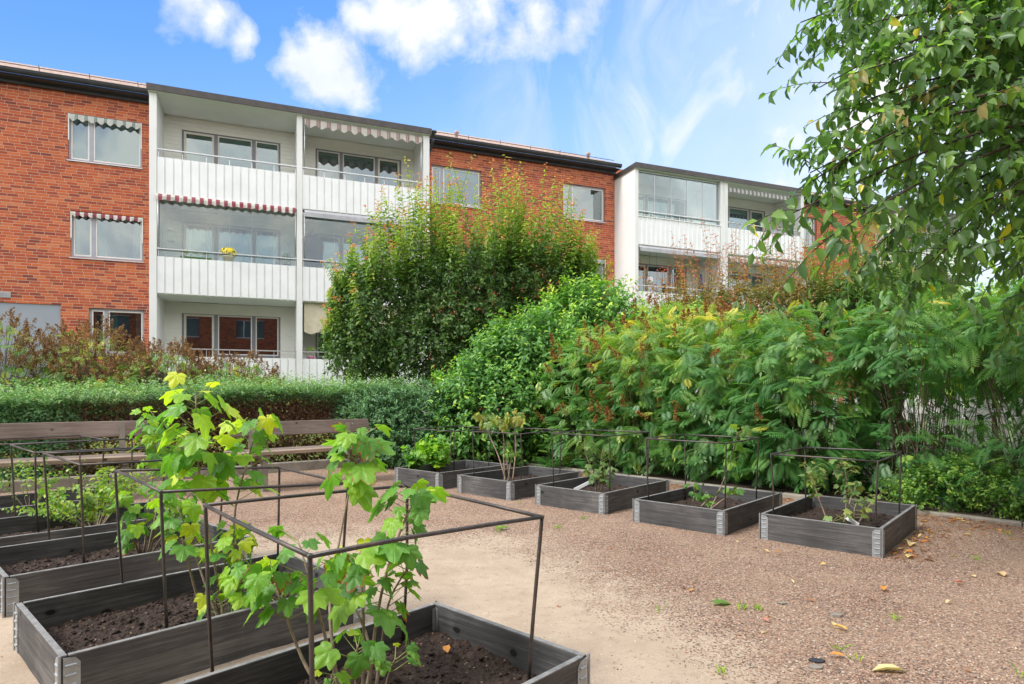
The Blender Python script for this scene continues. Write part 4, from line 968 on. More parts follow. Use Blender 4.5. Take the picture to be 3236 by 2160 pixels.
p = empty('potted_plant', fp(18.35, D0 + .14, 7.55), PHI, 'small pot plant with one red flower on the upper right balcony', 'plant')
MB().lathe([(.06, 0), (.09, .12), (.1, .13)], 12).build('pot', M['pot'], p, True); plant_tuft(p, M['l_fresh'], 80, .14, .05, np.array([0, 0, .18]), 1)
n = 14; leafobj('flowers', M['red'], p, leaves(np.array([0, -.02, .26]) + gs(n, 3) * .025, nrm(gs(n, 3)), nrm(gs(n, 3)), .05, .05, T_SM, .5))
sl = MB(); x = 17.0; pts = []
while x < 20.6: pts.append((x, D0 + .0 + .03 * math.sin(x * 30), 7.88 + .03 * math.cos(x * 26))); x += .03
sl.tube(pts, .006, 4)
for k in range(14): q = pts[(k * 8 + 3) % len(pts)]; sl.tube([q, (q[0] + .06 * gs(), q[1] - .03, q[2] - .12)], .005, 4)
o = sl.build('string_lights', M['black']); o.rotation_euler = (0, 0, PHI); tag(o, 'dark string lights wound round the upper right balcony rail', 'lights')
p = empty('flower_pot', fp(1.35, D0 + .18, 2.08), PHI, 'terracotta pot plant on the ground floor balcony beside the round tree', 'flower pot')
MB().lathe([(.07, 0), (.1, .14), (.11, .16)], 12).build('pot', M['pink'], p, True); plant_tuft(p, M['l_fresh'], 120, .18, .05, np.array([0, 0, .28]), 1.2)
#PART4
# ================================================================== VEGETATION
def shrub(name, label, cat, base, bl, m, n_sh, n_lf, L, wf=.55, ln=(.25, .45), tpl=T_OV, opp=False, tint=(.1, .5, .3), inner=0, group=None, zmin=.05, stems=12, bark='twig', up=.5, ang=55, trunk=None, extra=None, sr=.012, droop=.25, tw=.0022, inh=.92):
    base = np.array(base, float); bl = np.array(bl, float)
    root = empty(name, base, 0, label, cat, group)
    lb = bl.copy(); lb[:, :3] -= base
    p, nn = blobs_surface(lb, n_sh, zmin - base[2]); K = len(p)
    l = ln[0] + (ln[1] - ln[0]) * rnd(K); d = nrm(nn + np.array([0, 0, up]) + gs(K, 3) * .3)
    S = curve(p - d * l[:, None] * .75, d, l, np.stack([gs(K) * .03, gs(K) * .03, -droop * l * rnd(K)], 1))
    P, D, N, t = on_shoots(S, n_lf, .1, ang, opp=opp)
    LL = L * (.65 + .55 * rnd(len(P))) * (1.05 - .35 * t ** 3)
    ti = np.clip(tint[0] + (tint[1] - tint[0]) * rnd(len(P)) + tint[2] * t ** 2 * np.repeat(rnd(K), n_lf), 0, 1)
    sets = [leaves(P, D, N, LL, LL * wf, tpl, ti, .15)]
    if inner:
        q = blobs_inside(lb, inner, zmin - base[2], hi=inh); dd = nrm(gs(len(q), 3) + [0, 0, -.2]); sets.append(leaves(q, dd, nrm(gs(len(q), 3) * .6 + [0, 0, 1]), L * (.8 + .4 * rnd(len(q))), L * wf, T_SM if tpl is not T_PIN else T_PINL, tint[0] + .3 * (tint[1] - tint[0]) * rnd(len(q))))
    tws = [polyprisms(S, tw, tw * .45, 3)]
    if extra: es, et = extra(root, base); sets += es; tws += et
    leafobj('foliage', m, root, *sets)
    leafobj('twigs', M[bark], root, *tws)
    if trunk: trunk(root)
    if stems:
        q = blobs_inside(lb, stems, .1, .1, .8); K = len(q); b0 = np.stack([gs(K) * .14, gs(K) * .14, np.zeros(K) - .02], 1); v_ = q - b0
        Sx = b0[:, None] + v_[:, None] * np.linspace(0, 1, 6)[None, :, None] + (np.array([0, 0, 1]) * np.linalg.norm(v_[:, :2], axis=1)[:, None] * .45)[:, None] * (np.sin(np.linspace(0, math.pi, 6)))[None, :, None] * .5
        leafobj('stems', M['bark'], root, polyprisms(Sx, sr, sr * .35, 5))
    return root
def limb_tree(root, pts_r, m='bark', name='trunk'):
    mb = MB()
    for pts, rs in pts_r: mb.tube(pts, rs, 10)
    return mb.build(name, M[m], root, True)

# --- pruned plum tree with upright new shoots in front of the first balcony block
def B(px, py, Y, rx, ry, rz): return (*at(px, py, Y), rx, ry, rz)
tb = np.array([(px_ := at(1480, 1200, 12.6))[0], 12.6, 0.])
def shoots_up(src, n, ln, L, tint, lean=.34, nl=30, wf=.5, zlo=.15, r=.0045, m_=6, prof=(0, 99)):
    def f(root, base):
        lb = np.array(src, float); lb[:, :3] -= base; p, nn = blobs_surface(lb, n * 4); k = nn[:, 2] > zlo; p, nn = p[k][:n], nn[k][:n]; K = len(p)
        l = ln[0] + (ln[1] - ln[0]) * rnd(K) ** .8; l = l * (.55 + .45 * np.clip(nn[:, 2], 0, 1)) * np.clip(1.05 - .62 * (np.abs(p[:, 0] - prof[0]) / prof[1]) ** 2, .2, 1); d = nrm(nn * lean * [1, 1, .3] + [0, 0, 1] + gs(K, 3) * .13)
        S = curve(p - d * .25, d, l + .25, np.stack([gs(K) * .05, gs(K) * .05, np.zeros(K)], 1), m_)
        P, D, N, t = on_shoots(S, nl, .12, 62, opp=False)
        LL = L * (.75 + .45 * rnd(len(P))) * (1.1 - .45 * t ** 2); ti = np.clip(tint[0] + tint[1] * t + gs(len(P)) * .07 + np.where(t > .93, tint[2], 0) * np.repeat(rnd(K) < .8, nl), 0, 1)
        return [leaves(P, D, N, LL, LL * wf, T_OV, ti, .35)], [polyprisms(S, r, r * .35, 4)]
    return f
PB = [B(1480, 935, 12.6, 1.5, 1.4, 1.0), B(1215, 985, 12.4, 1.05, 1.3, 1.0), B(1690, 905, 12.8, 1.15, 1.2, .85), B(1160, 1085, 12.1, .8, .95, .68), B(1330, 1085, 12.2, 1.05, 1.1, .72), B(1145, 985, 12.4, .5, .9, .55), B(1600, 1060, 12.8, .9, 1, .8), B(1420, 1010, 12.0, .9, .8, .8), B(1780, 960, 12.8, .8, .9, .7)]
def plum_trunk(root):
    t = lambda px, py, Y: tuple(at(px, py, Y) - tb)
    limb_tree(root, [([(0, 0, -.1), (.03, 0, .9), (0, .02, 1.7), t(1478, 985, 12.6)], [.15, .12, .11, .10]), ([t(1478, 1000, 12.6), t(1500, 930, 12.6), t(1580, 880, 12.7), t(1690, 850, 12.8)], [.09, .07, .05, .02]),
                     ([t(1478, 1010, 12.6), t(1430, 960, 12.5), t(1300, 930, 12.4), t(1150, 930, 12.3)], [.08, .06, .045, .02]), ([t(1478, 1040, 12.6), t(1400, 1040, 12.4), t(1250, 1060, 12.2), t(1090, 1060, 12.1)], [.07, .055, .04, .015]), ([t(1480, 990, 12.6), t(1470, 900, 12.6), t(1440, 800, 12.6)], [.07, .05, .02])])
shrub('plum_tree', 'round pruned plum tree with many upright shoots in front of the left balcony block', 'tree', tb, PB, M['l_plum'], 3500, 10, .086, .6, (.2, .5), tint=(.08, .5, .2), inner=9000, zmin=1.2, stems=0, up=.1, droop=.8,
      trunk=plum_trunk, extra=shoots_up([b[:5] + (b[5] * .9,) for b in PB[:3]] + [PB[3], PB[8], B(1330, 900, 12.5, 1, 1, .9)], 420, (.5, 1.95), .108, (.25, .62, .2), nl=40, wf=.55, prof=(.25, 2.5)), bark='redtwig')
# --- second pruned tree, turning red, and its green neighbour
t2 = np.array([at(2330, 1200, 13.8)[0], 13.8, 0.])
RBb = [B(2330, 1010, 13.8, 1.7, 1.2, .7), B(2180, 1040, 13.6, .9, 1, .6), B(2520, 1000, 13.9, 1.2, 1.2, .75)]
shrub('plum_tree', 'pruned tree with thin reddening shoots in front of the right balcony block', 'tree', t2, RBb, M['l_autumn'], 1500, 10, .095, .5, (.25, .5), tint=(.05, .65, .3), inner=1500, stems=14, up=.5, sr=.03,
      extra=shoots_up(RBb, 190, (.6, 1.6), .10, (.40, .45, .3), nl=18, wf=.42), bark='redtwig')
t3 = np.array([at(2760, 1200, 13.2)[0], 13.2, 0.])
GBb = [B(2760, 985, 13.2, 1.1, 1.1, .85), B(2660, 1000, 13., .7, .9, .6), B(2860, 960, 13.2, .8, 1, .9)]
shrub('plum_tree', 'pruned green tree before the right brick wall, partly behind the overhanging branches', 'tree', t3, GBb, M['l_plum'], 1300, 10, .095, .55, (.2, .45), tint=(.1, .4, .2), inner=3000, stems=12, up=.5, sr=.03,
      extra=shoots_up(GBb, 120, (.7, 1.7), .10, (.35, .4, .3), nl=28), bark='redtwig')
# --- dogwood
dgb = (.1, 10.3, 0)
shrub('dogwood_shrub', 'big glossy green dogwood shrub bulging beside the end of the hedge', 'shrub', dgb, [B(1570, 1310, 10.1, 1.15, .95, .95), B(1470, 1395, 9.75, .6, .6, .5), B(1690, 1150, 10.6, 1.1, .95, .85), B(1800, 1260, 10.2, 1.2, .85, 1.1)], M['l_dog'],
      2300, 11, .11, .52, (.3, .95), opp=True, tint=(.1, .55, .5), inner=5000, zmin=.1, stems=26, up=.55, group='dogwoods beside the round tree')
dgb = (1.4, 11.4, 0)
shrub('dogwood_shrub', 'taller bright yellow-green dogwood rising behind the glossy one', 'shrub', dgb, [B(1860, 1010, 11.4, 1.0, .9, .72), B(1740, 1075, 11.2, .75, .8, .6), B(2040, 1085, 11.3, .95, .8, .62), B(2160, 1040, 11.6, .6, .7, .5), B(1950, 1230, 11.2, 1.3, .9, .9)], M['l_dog'],
      1700, 11, .11, .5, (.3, .95), opp=True, tint=(.3, .62, .7), inner=4000, zmin=.1, stems=26, up=.7, group='dogwoods beside the round tree')
# --- clipped hedge behind the benches
HP = np.array([(-8.6, 4.9), (-5.75, 7.25), (-3.5, 8.95), (-1.5, 10.3)]); HL = np.concatenate([[0], np.cumsum(np.linalg.norm(np.diff(HP, axis=0), axis=1))])
def hpt(s):
    i = np.clip(np.searchsorted(HL, s) - 1, 0, len(HP) - 2); f = (s - HL[i]) / (HL[i + 1] - HL[i]); p = HP[i] + (HP[i + 1] - HP[i]) * f[:, None]; d = nrm(HP[i + 1] - HP[i]); return p, np.stack([-d[:, 1], d[:, 0]], 1)
def hheight(s): return np.interp(s, HL, [.90, 1.02, 1.17, 1.20]) + .07 * (fbm(s * 1.3 + 9, s * 0 + 2, 3) - .5)
DEAD = (4.35, 7.55)
def dead(s, z): return (s > DEAD[0] + .35 * (fbm(z * 3 + 5, s * 0, 2) - .5)) & (s < DEAD[1] + .3 * (fbm(z * 4 + 1, s * 0, 2) - .5)) & (z < 1.10 + .28 * (fbm(s * 2.6, s * 0 + 7, 3) - .5))
def hedge():
    root = empty('hedge', (-3.5, 8.95, 0), 0, 'long clipped green hedge behind the benches with a dead brown patch low down', 'hedge'); base = np.array([-3.5, 8.95, 0])
    n = 125000; s = rnd(n) * HL[-1]; p, nv = hpt(s); h = hheight(s)
    q = rnd(n); depth = 1.5; fr = q < .56
    z = np.where(fr, .06 + (h - .1) * rnd(n) ** .8, h); y = np.where(fr, 0, depth * rnd(n))
    edge = np.clip(1 - y / .25, 0, 1); z = z - np.where(fr, 0, .12 * edge ** 2)
    bulge = .24 * (fbm(s * 1.9 + 3, z * 2.2 + y * 2 + 8, 3) - .5) + .05 * (fbm(s * 9, z * 9 + 3, 2) - .5)
    off = np.where(fr, -bulge * 1.6 + .05 * np.clip((z - h + .25) / .25, 0, 1) ** 2, y); dz = np.where(fr, 0, bulge * 1.2)
    jitter = rnd(n) ** 2 * .16
    P = np.stack([p[:, 0] + nv[:, 0] * (off + np.where(fr, jitter, 0)), p[:, 1] + nv[:, 1] * (off + np.where(fr, jitter, 0)), z + dz - np.where(fr, 0, jitter)], 1)
    N = np.where(fr[:, None], np.stack([-nv[:, 0], -nv[:, 1], np.full(n, .55)], 1), np.array([0, 0, 1.])) ; N = nrm(N + gs(n, 3) * .45); D = nrm(np.cross(N, gs(n, 3)))
    dm = fr & dead(s, z); low = dm & (z < .52) & (rnd(n) < .30); keep = ~dm | low | (dm & (rnd(n) < .03))
    ti = np.clip(.1 + .45 * rnd(n) + .25 * (fbm(s * 2, z * 3 + y * 2, 3) - .3), 0, .9); ti = np.where(dm, .85 + .15 * rnd(n), ti); ti = np.where(fr & (z < .45) & (rnd(n) < .25), 1, ti)
    L = .030 + .014 * rnd(n); sets = [leaves((P - base)[keep], D[keep], N[keep], L[keep], L[keep] * .75, T_SM, ti[keep])]
    # soft shoots on top and front lip
    K = 3600; s = rnd(K) * HL[-1]; p, nv = hpt(s); h = hheight(s); y = rnd(K) ** 1.4 * 1.3; a = np.stack([p[:, 0] + nv[:, 0] * y, p[:, 1] + nv[:, 1] * y, h - .10 + 0 * s], 1) - base
    d = nrm(np.stack([-nv[:, 0] * .5 * (y < .3), -nv[:, 1] * .5 * (y < .3), np.ones(K)], 1) + gs(K, 3) * .3); l = .12 + .24 * rnd(K) ** 1.5; S = curve(a, d, l, gs(K, 3) * .03)
    P, D, N, t = on_shoots(S, 11, .2, 60, opp=True); L = .038 * (.7 + .5 * rnd(len(P))); sets.append(leaves(P, D, N, L, L * .62, T_SM, .35 + .4 * rnd(len(P)) + .2 * t))
    leafobj('foliage', M['l_hedge'], root, *sets)
    # dead twigs in the bare patch and a woody core
    K = 9000; s = DEAD[0] - .3 + (DEAD[1] - DEAD[0] + .6) * rnd(K); p, nv = hpt(s); z = .05 + 1.0 * rnd(K); y = .03 + .3 * rnd(K) ** 1.5
    A = np.stack([p[:, 0] + nv[:, 0] * y, p[:, 1] + nv[:, 1] * y, z], 1) - base; d = nrm(np.stack([-nv[:, 0] * .5, -nv[:, 1] * .5, .7 + 0 * s], 1) + gs(K, 3) * .6); tw_ = prisms(A, A + d * (.07 + .13 * rnd(K, 1)), .0022, .0012, 3)
    K = 900; s = rnd(K) * HL[-1]; p, nv = hpt(s); y = .15 + 1.1 * rnd(K); A2 = np.stack([p[:, 0] + nv[:, 0] * y, p[:, 1] + nv[:, 1] * y, 0 * s], 1) - base; B2 = A2 + np.stack([gs(K) * .15, gs(K) * .15, hheight(s) - .12], 1)
    leafobj('dead_branches', M['dry'], root, tw_, prisms(A2, B2, .008, .004, 4))
    K = 24000; s = DEAD[0] - .15 + (DEAD[1] - DEAD[0] + .3) * rnd(K); p, nv = hpt(s); z = .05 + .95 * rnd(K); y = .02 + .28 * rnd(K) ** 1.3; P = np.stack([p[:, 0] + nv[:, 0] * y, p[:, 1] + nv[:, 1] * y, z], 1) - base
    leafobj('dead_leaves', M['l_dry'], root, leaves(P, gs(K, 3), nrm(gs(K, 3)), .022 + .014 * rnd(K), .014, T_SM, rnd(K) * .8))
    cm = MB()
    for k in range(36):
        s = np.array([HL[-1] * k / 36, HL[-1] * (k + 1) / 36]); p, nv = hpt(s); h = hheight(s) - .2; w0, w1 = .34, 1.3
        vs = [(*(p[j] + nv[j] * w_ - base[:2]), z) for j in (0, 1) for w_, z in ((w0, 0), (w0, h[j]), (w1, h[j]), (w1, 0))]; cm.add(vs, [(0, 1, 5, 4), (1, 2, 6, 5), (2, 3, 7, 6), (0, 3, 2, 1), (4, 5, 6, 7)])
    cm.build('branch_core', M['dry'], root)
hedge()
shrub('hedge_shrub', 'denser blue-green shrub closing the hedge between the brown patch and the dogwood', 'shrub', (-1.75, 9.45, 0), [(-1.85, 9.45, .60, .55, .5, .66), (-1.35, 9.8, .62, .55, .55, .62), (-1.55, 9.3, .3, .6, .42, .36), (-2.3, 9.75, .7, .5, .5, .52)], M['l_blue'], 3200, 12, .036, .7, (.12, .24), tpl=T_SM, opp=True, tint=(0, .8, .2), inner=5000, zmin=.03, stems=10, up=.3, tw=.0015)
# --- false spirea: panicles and compound leaves
def panicles(P, ax, ln, nb=90, w=.34, sz=.022):
    K = len(P); t = rnd(K, nb); a = rnd(K, nb) * 6.28; ax = nrm(ax); ref = np.array([.3, .9, .1]); u = nrm(np.cross(ax, ref)); v = np.cross(ax, u)
    rr = w * (1 - t) ** .8 * (np.abs(np.sin(t * 22 + a * 3)) * .6 + .4) * rnd(K, nb) ** .4; l = np.broadcast_to(ln, (K,))
    pos = P[:, None] + ax[:, None] * (t * l[:, None])[..., None] + (u[:, None] * np.cos(a)[..., None] + v[:, None] * np.sin(a)[..., None]) * (rr * l[:, None])[..., None]; pos = pos.reshape(-1, 3)
    return leaves(pos, gs(len(pos), 3), nrm(gs(len(pos), 3)), sz * (.6 + .8 * rnd(len(pos))), sz * .8, T_SM, np.clip(rnd(len(pos)) * .7 + np.repeat(rnd(K), nb) * .3, 0, 1))
def sorb(base, bl, nl, L, label, group, name='false_spirea', tint=(.1, .5), toptint=0., pan=20, pan_z=.5, nst=40, low=0, m='l_sorb', shells=((1., .5), (.82, .3), (.6, .2)), pm='l_pan', zmin=.1, panl=(.12, .22), bare=0, zfade=None):
    base = np.array(base, float); lb = np.array(bl, float); lb[:, :3] -= base
    root = empty(name, base, 0, label, 'shrub', group); sets = []; ends = []
    for sc, fr in shells:
        b2 = lb.copy(); b2[:, 3:] *= sc; p, nn = blobs_surface(b2, int(nl * fr), zmin)
        if zfade is not None: k = rnd(len(p)) < np.clip((p[:, 2] - zfade[0]) / (zfade[1] - zfade[0]), zfade[2], 1); p, nn = p[k], nn[k]
        K = len(p); D = nrm(nn * [1, 1, .5] + gs(K, 3) * .45 + [0, 0, -.12]); N = nrm(np.array([0, 0, 1.]) + nn * .55 + gs(K, 3) * .25); l = L * (.65 + .5 * rnd(K))
        zt = np.clip(p[:, 2] / lb[:, 2].max() - .6, 0, 1); ti = np.clip(tint[0] + (tint[1] - tint[0]) * rnd(K) + toptint * zt * rnd(K) + (rnd(K) < .04) * .4, 0, 1)
        sets.append(leaves(p - D * l[:, None] * .7, D, N, l, l, T_PIN if sc > .75 else T_PINL, ti, .12)); ends.append(p - D * l[:, None] * .7)
    if low:
        K = low; a = rnd(K) * 6.28; p = np.stack([lb[:, 0].mean() + np.cos(a) * lb[:, 3].max() * rnd(K), lb[:, 1].mean() + np.sin(a) * lb[:, 4].max() * rnd(K) , .1 + .4 * rnd(K)], 1); D = nrm(np.stack([np.cos(a), np.sin(a), .2 + 0 * a], 1) + gs(K, 3) * .4); sets.append(leaves(p, D, nrm(gs(K, 3) * .3 + [0, 0, 1]), L * (.7 + .4 * rnd(K)), L * .9, T_PIN, tint[0] + (tint[1] - tint[0]) * rnd(K), .12))
    leafobj('foliage', M[m], root, *sets)
    q = ends[0][rng.choice(len(ends[0]), nst)] if nst < len(ends[0]) else ends[0]; K = len(q); b0 = np.stack([q[:, 0] * .35 + gs(K) * .12, q[:, 1] * .35 + gs(K) * .12, 0 * q[:, 0] - .02], 1); v_ = q - b0; T = np.linspace(0, 1, 7)
    S = b0[:, None] + v_[:, None] * np.stack([T ** 1.4, T ** 1.4, T ** .85], 1)[None] + gs(K, 1, 3) * .03 * np.sin(T * 3.14)[None, :, None]
    tw_ = [polyprisms(S, .0065, .0028, 4)]
    if bare:
        i = rng.choice(K, bare); d = nrm(gs(bare, 3) * .5 + [0, 0, 1]); a = S[i, 4]; tw_.append(polyprisms(curve(a, d, .25 + .35 * rnd(bare), gs(bare, 3) * .05), .003, .0012, 3))
    leafobj('stems', M['twig'], root, *tw_)
    if pan:
        p, nn = blobs_surface(lb, pan * 6, lb[:, 2].max() * pan_z); k = (nn[:, 2] > .1); p, nn = p[k][:pan], nn[k][:pan]; K = len(p); ax = nrm(nn * .6 + [0, 0, .8] + gs(K, 3) * .35); l = panl[0] + (panl[1] - panl[0]) * rnd(K)
        o = leafobj('seed_heads', M[pm], root, panicles(p + ax * .02, ax, l)); leafobj('seed_stalks', M['twig'], root, prisms(p - ax * .22, p + ax * l[:, None], .0028, .0012, 3))
    return root
GLs = 'fading false spireas behind the hedge'
lay = [(-8.1, 9.6, .95, .80, 2.15, 'leftmost fading false spirea behind the hedge, tall with rusty seed heads'), (-6.85, 10.2, .85, .8, 2.05, 'second fading false spirea behind the hedge, below the grey wall panel'), (-5.7, 10.1, .75, .75, 1.75, 'fading false spirea below the corner of the ground floor brick window'),
       (-5.1, 11.4, .85, .8, 1.65, 'fading false spirea below the left white column'), (-4.45, 10.9, .6, .6, 1.2, 'low thin fading false spirea at the right end of the row behind the hedge')]
for x, y, rx, ry, h, lb_ in lay:
    sorb((x, y, 0), [(x, y, h * .62, rx, ry, h * .40), (x - .2, y + .2, h * .4, rx, ry, h * .4)], 900, .19, lb_, GLs, tint=(.4, .8), toptint=.2, pan=240, pan_z=.45, nst=420, m='l_sorb', pm='l_dry', panl=(.12, .25), bare=700, shells=((1., .6), (.8, .4)))
sorb((-6.3, 8.9, 0), [(-6.3, 8.95, .9, 1.7, .6, .42), (-4.7, 10.0, 1.05, 1.2, .6, .42)], 1500, .15, 'fresh green low false spirea growing through the back of the hedge', GLs, tint=(.2, .6), toptint=.3, pan=0, nst=120)
GRs = 'false spireas along the right border'
kdir = np.array([.666, -.746]); kn = np.array([.746, .666]); K0 = np.array([.2, 9.6])
rows = [(.95, .80, 1.00, 2.05, 'false spirea with rust-brown seed heads next to the dogwood', 85, .25, .35),
        (2.0, .85, 1.0, 2.25, 'tall false spirea behind the middle right bed, topped with yellow leaves', 55, .15, .65),
        (3.0, .85, .95, 2.1, 'false spirea behind the bed with the leaning cane', 26, .1, .5),
        (4.0, .80, .95, 2.05, 'dense dark green false spirea behind the withered currants', 5, .08, .2),
        (5.05, .95, .9, 2.1, 'false spirea with bare dark stems just right of the nearest right bed', 0, .22, .35),
        (6.15, 1.0, .95, 2.1, 'sparse yellowing false spirea with many stems at the right edge of the picture', 0, .3, .5)]
for i, (s, off, r, h, lb_, pn, t0_, tt) in enumerate(rows):
    c = K0 + kdir * s + kn * off; x, y = c
    if i < 4:
        bl_ = [(x, y, h * .62, r, r * .85, h * .40), (x - .15, y - .1, h * .30, r * .9, r * .78, h * .32)]
        sorb((x, y, 0), bl_, 1500 if i < 3 else 1400, .29 - .015 * (3 - i) , lb_, GRs, tint=(t0_ + .08, .55 + t0_ * .5), toptint=tt, pan=pn, nst=70, low=60, zmin=.08)
    else:
        bl_ = [(x, y, h * .74, r, r * .85, h * .30), (x - .1, y - .1, h * .25, r * .8, r * .7, h * .28)]
        sorb((x, y, 0), bl_, 1300, .27, lb_, GRs, tint=(t0_, .5), toptint=tt, pan=0, nst=110, low=110, zmin=.08, zfade=(.8, 1.4, .6), bare=60)
c = K0 + kdir * 1.6 + kn * 2.1
sorb((*c, 0), [(c[0], c[1], 1.75, 1.1, .8, .72), (c[0] + .9, c[1] - .5, 1.55, .9, .8, .6)], 1000, .22, 'yellow-topped false spirea in the second row below the red-tipped tree', GRs, tint=(.55, .95), toptint=.3, pan=45, nst=50)
# low plants at the border
for px, py, r, lb_ in ((1740, 1470, .28, 'fern-like seedling between the kerb and the middle right beds'), (1860, 1478, .2, 'small fern-like seedling behind the middle right bed'), (1625, 1445, .18, 'low seedling beside the farthest right bed')):
    Y = FP * CH / (py + 12 - HY); q = at(px, py, Y); K = 26; a = rnd(K) * 6.28; root = empty('seedling', (q[0], Y, .02), 0, lb_, 'plant')
    leafobj('foliage', M['l_sorb'], root, leaves(np.zeros((K, 3)), np.stack([np.cos(a), np.sin(a), .5 + rnd(K)], 1), nrm(gs(K, 3) * .3 + [0, 0, 1]), r * (.7 + .4 * rnd(K)), r, T_PINL, .2 + .3 * rnd(K), .3))
shrub('snowberry_bush', 'low light green snowberry bush on the kerb at the right edge', 'shrub', (4.25, 5.62, 0), [(3.95, 5.80, .20, .42, .3, .22), (4.55, 5.35, .24, .5, .3, .26), (4.2, 5.75, .3, .4, .3, .24)], M['l_fresh'], 420, 12, .036, .72, (.14, .26), tpl=T_OV, opp=True, tint=(0, .45, .5), inner=600, zmin=.03, stems=8, tw=.0016, sr=.005)
# --- far greenery beyond the border and white fence
for (px, py, Y, r, ti, lb_) in ((3150, 1000, 11.5, 1.7, (.4, .9), 'yellow-green leafy tree beyond the right border'), (3450, 900, 9.5, 1.6, (.2, .6), 'green leafy tree beyond the fence at the far right')):
    q = at(px, py, Y); shrub('garden_tree', lb_, 'tree', (q[0], Y, 0), [(q[0], Y, 2.1, r, 1.1, 1.0), (q[0] - .8, Y, 1.7, r * .7, 1., .8)], M['l_dog'], 1200, 10, .09, .6, (.3, .6), tint=(ti[0], ti[1], .3), inner=2500, zmin=.9, stems=14, sr=.03)
def fence():
    a = K0 + kdir * 2.9 + kn * 2.35; L = 5.6; ang = math.atan2(kdir[1], kdir[0]); root = empty('picket_fence', (a[0], a[1], 0), ang, 'white picket fence glimpsed through the stems of the right border', 'fence')
    for z in (.3, .85): MB().box(0, L, .012, .05, z, z + .07).build('rail', M['sash'], root)
    n = 40
    for k in range(n): x = k * L / n; MB().add([(x, 0, .05), (x + .07, 0, .05), (x + .07, 0, 1.02), (x + .035, 0, 1.08), (x, 0, 1.02), (x, .011, .05), (x + .07, .011, .05), (x + .07, .011, 1.02), (x + .035, .011, 1.08), (x, .011, 1.02)], [(0, 1, 2, 3, 4), (9, 8, 7, 6, 5)] + [(i, 5 + i, 5 + (i + 1) % 5, (i + 1) % 5) for i in range(5)]).build('picket', M['sash'], root)
fence()

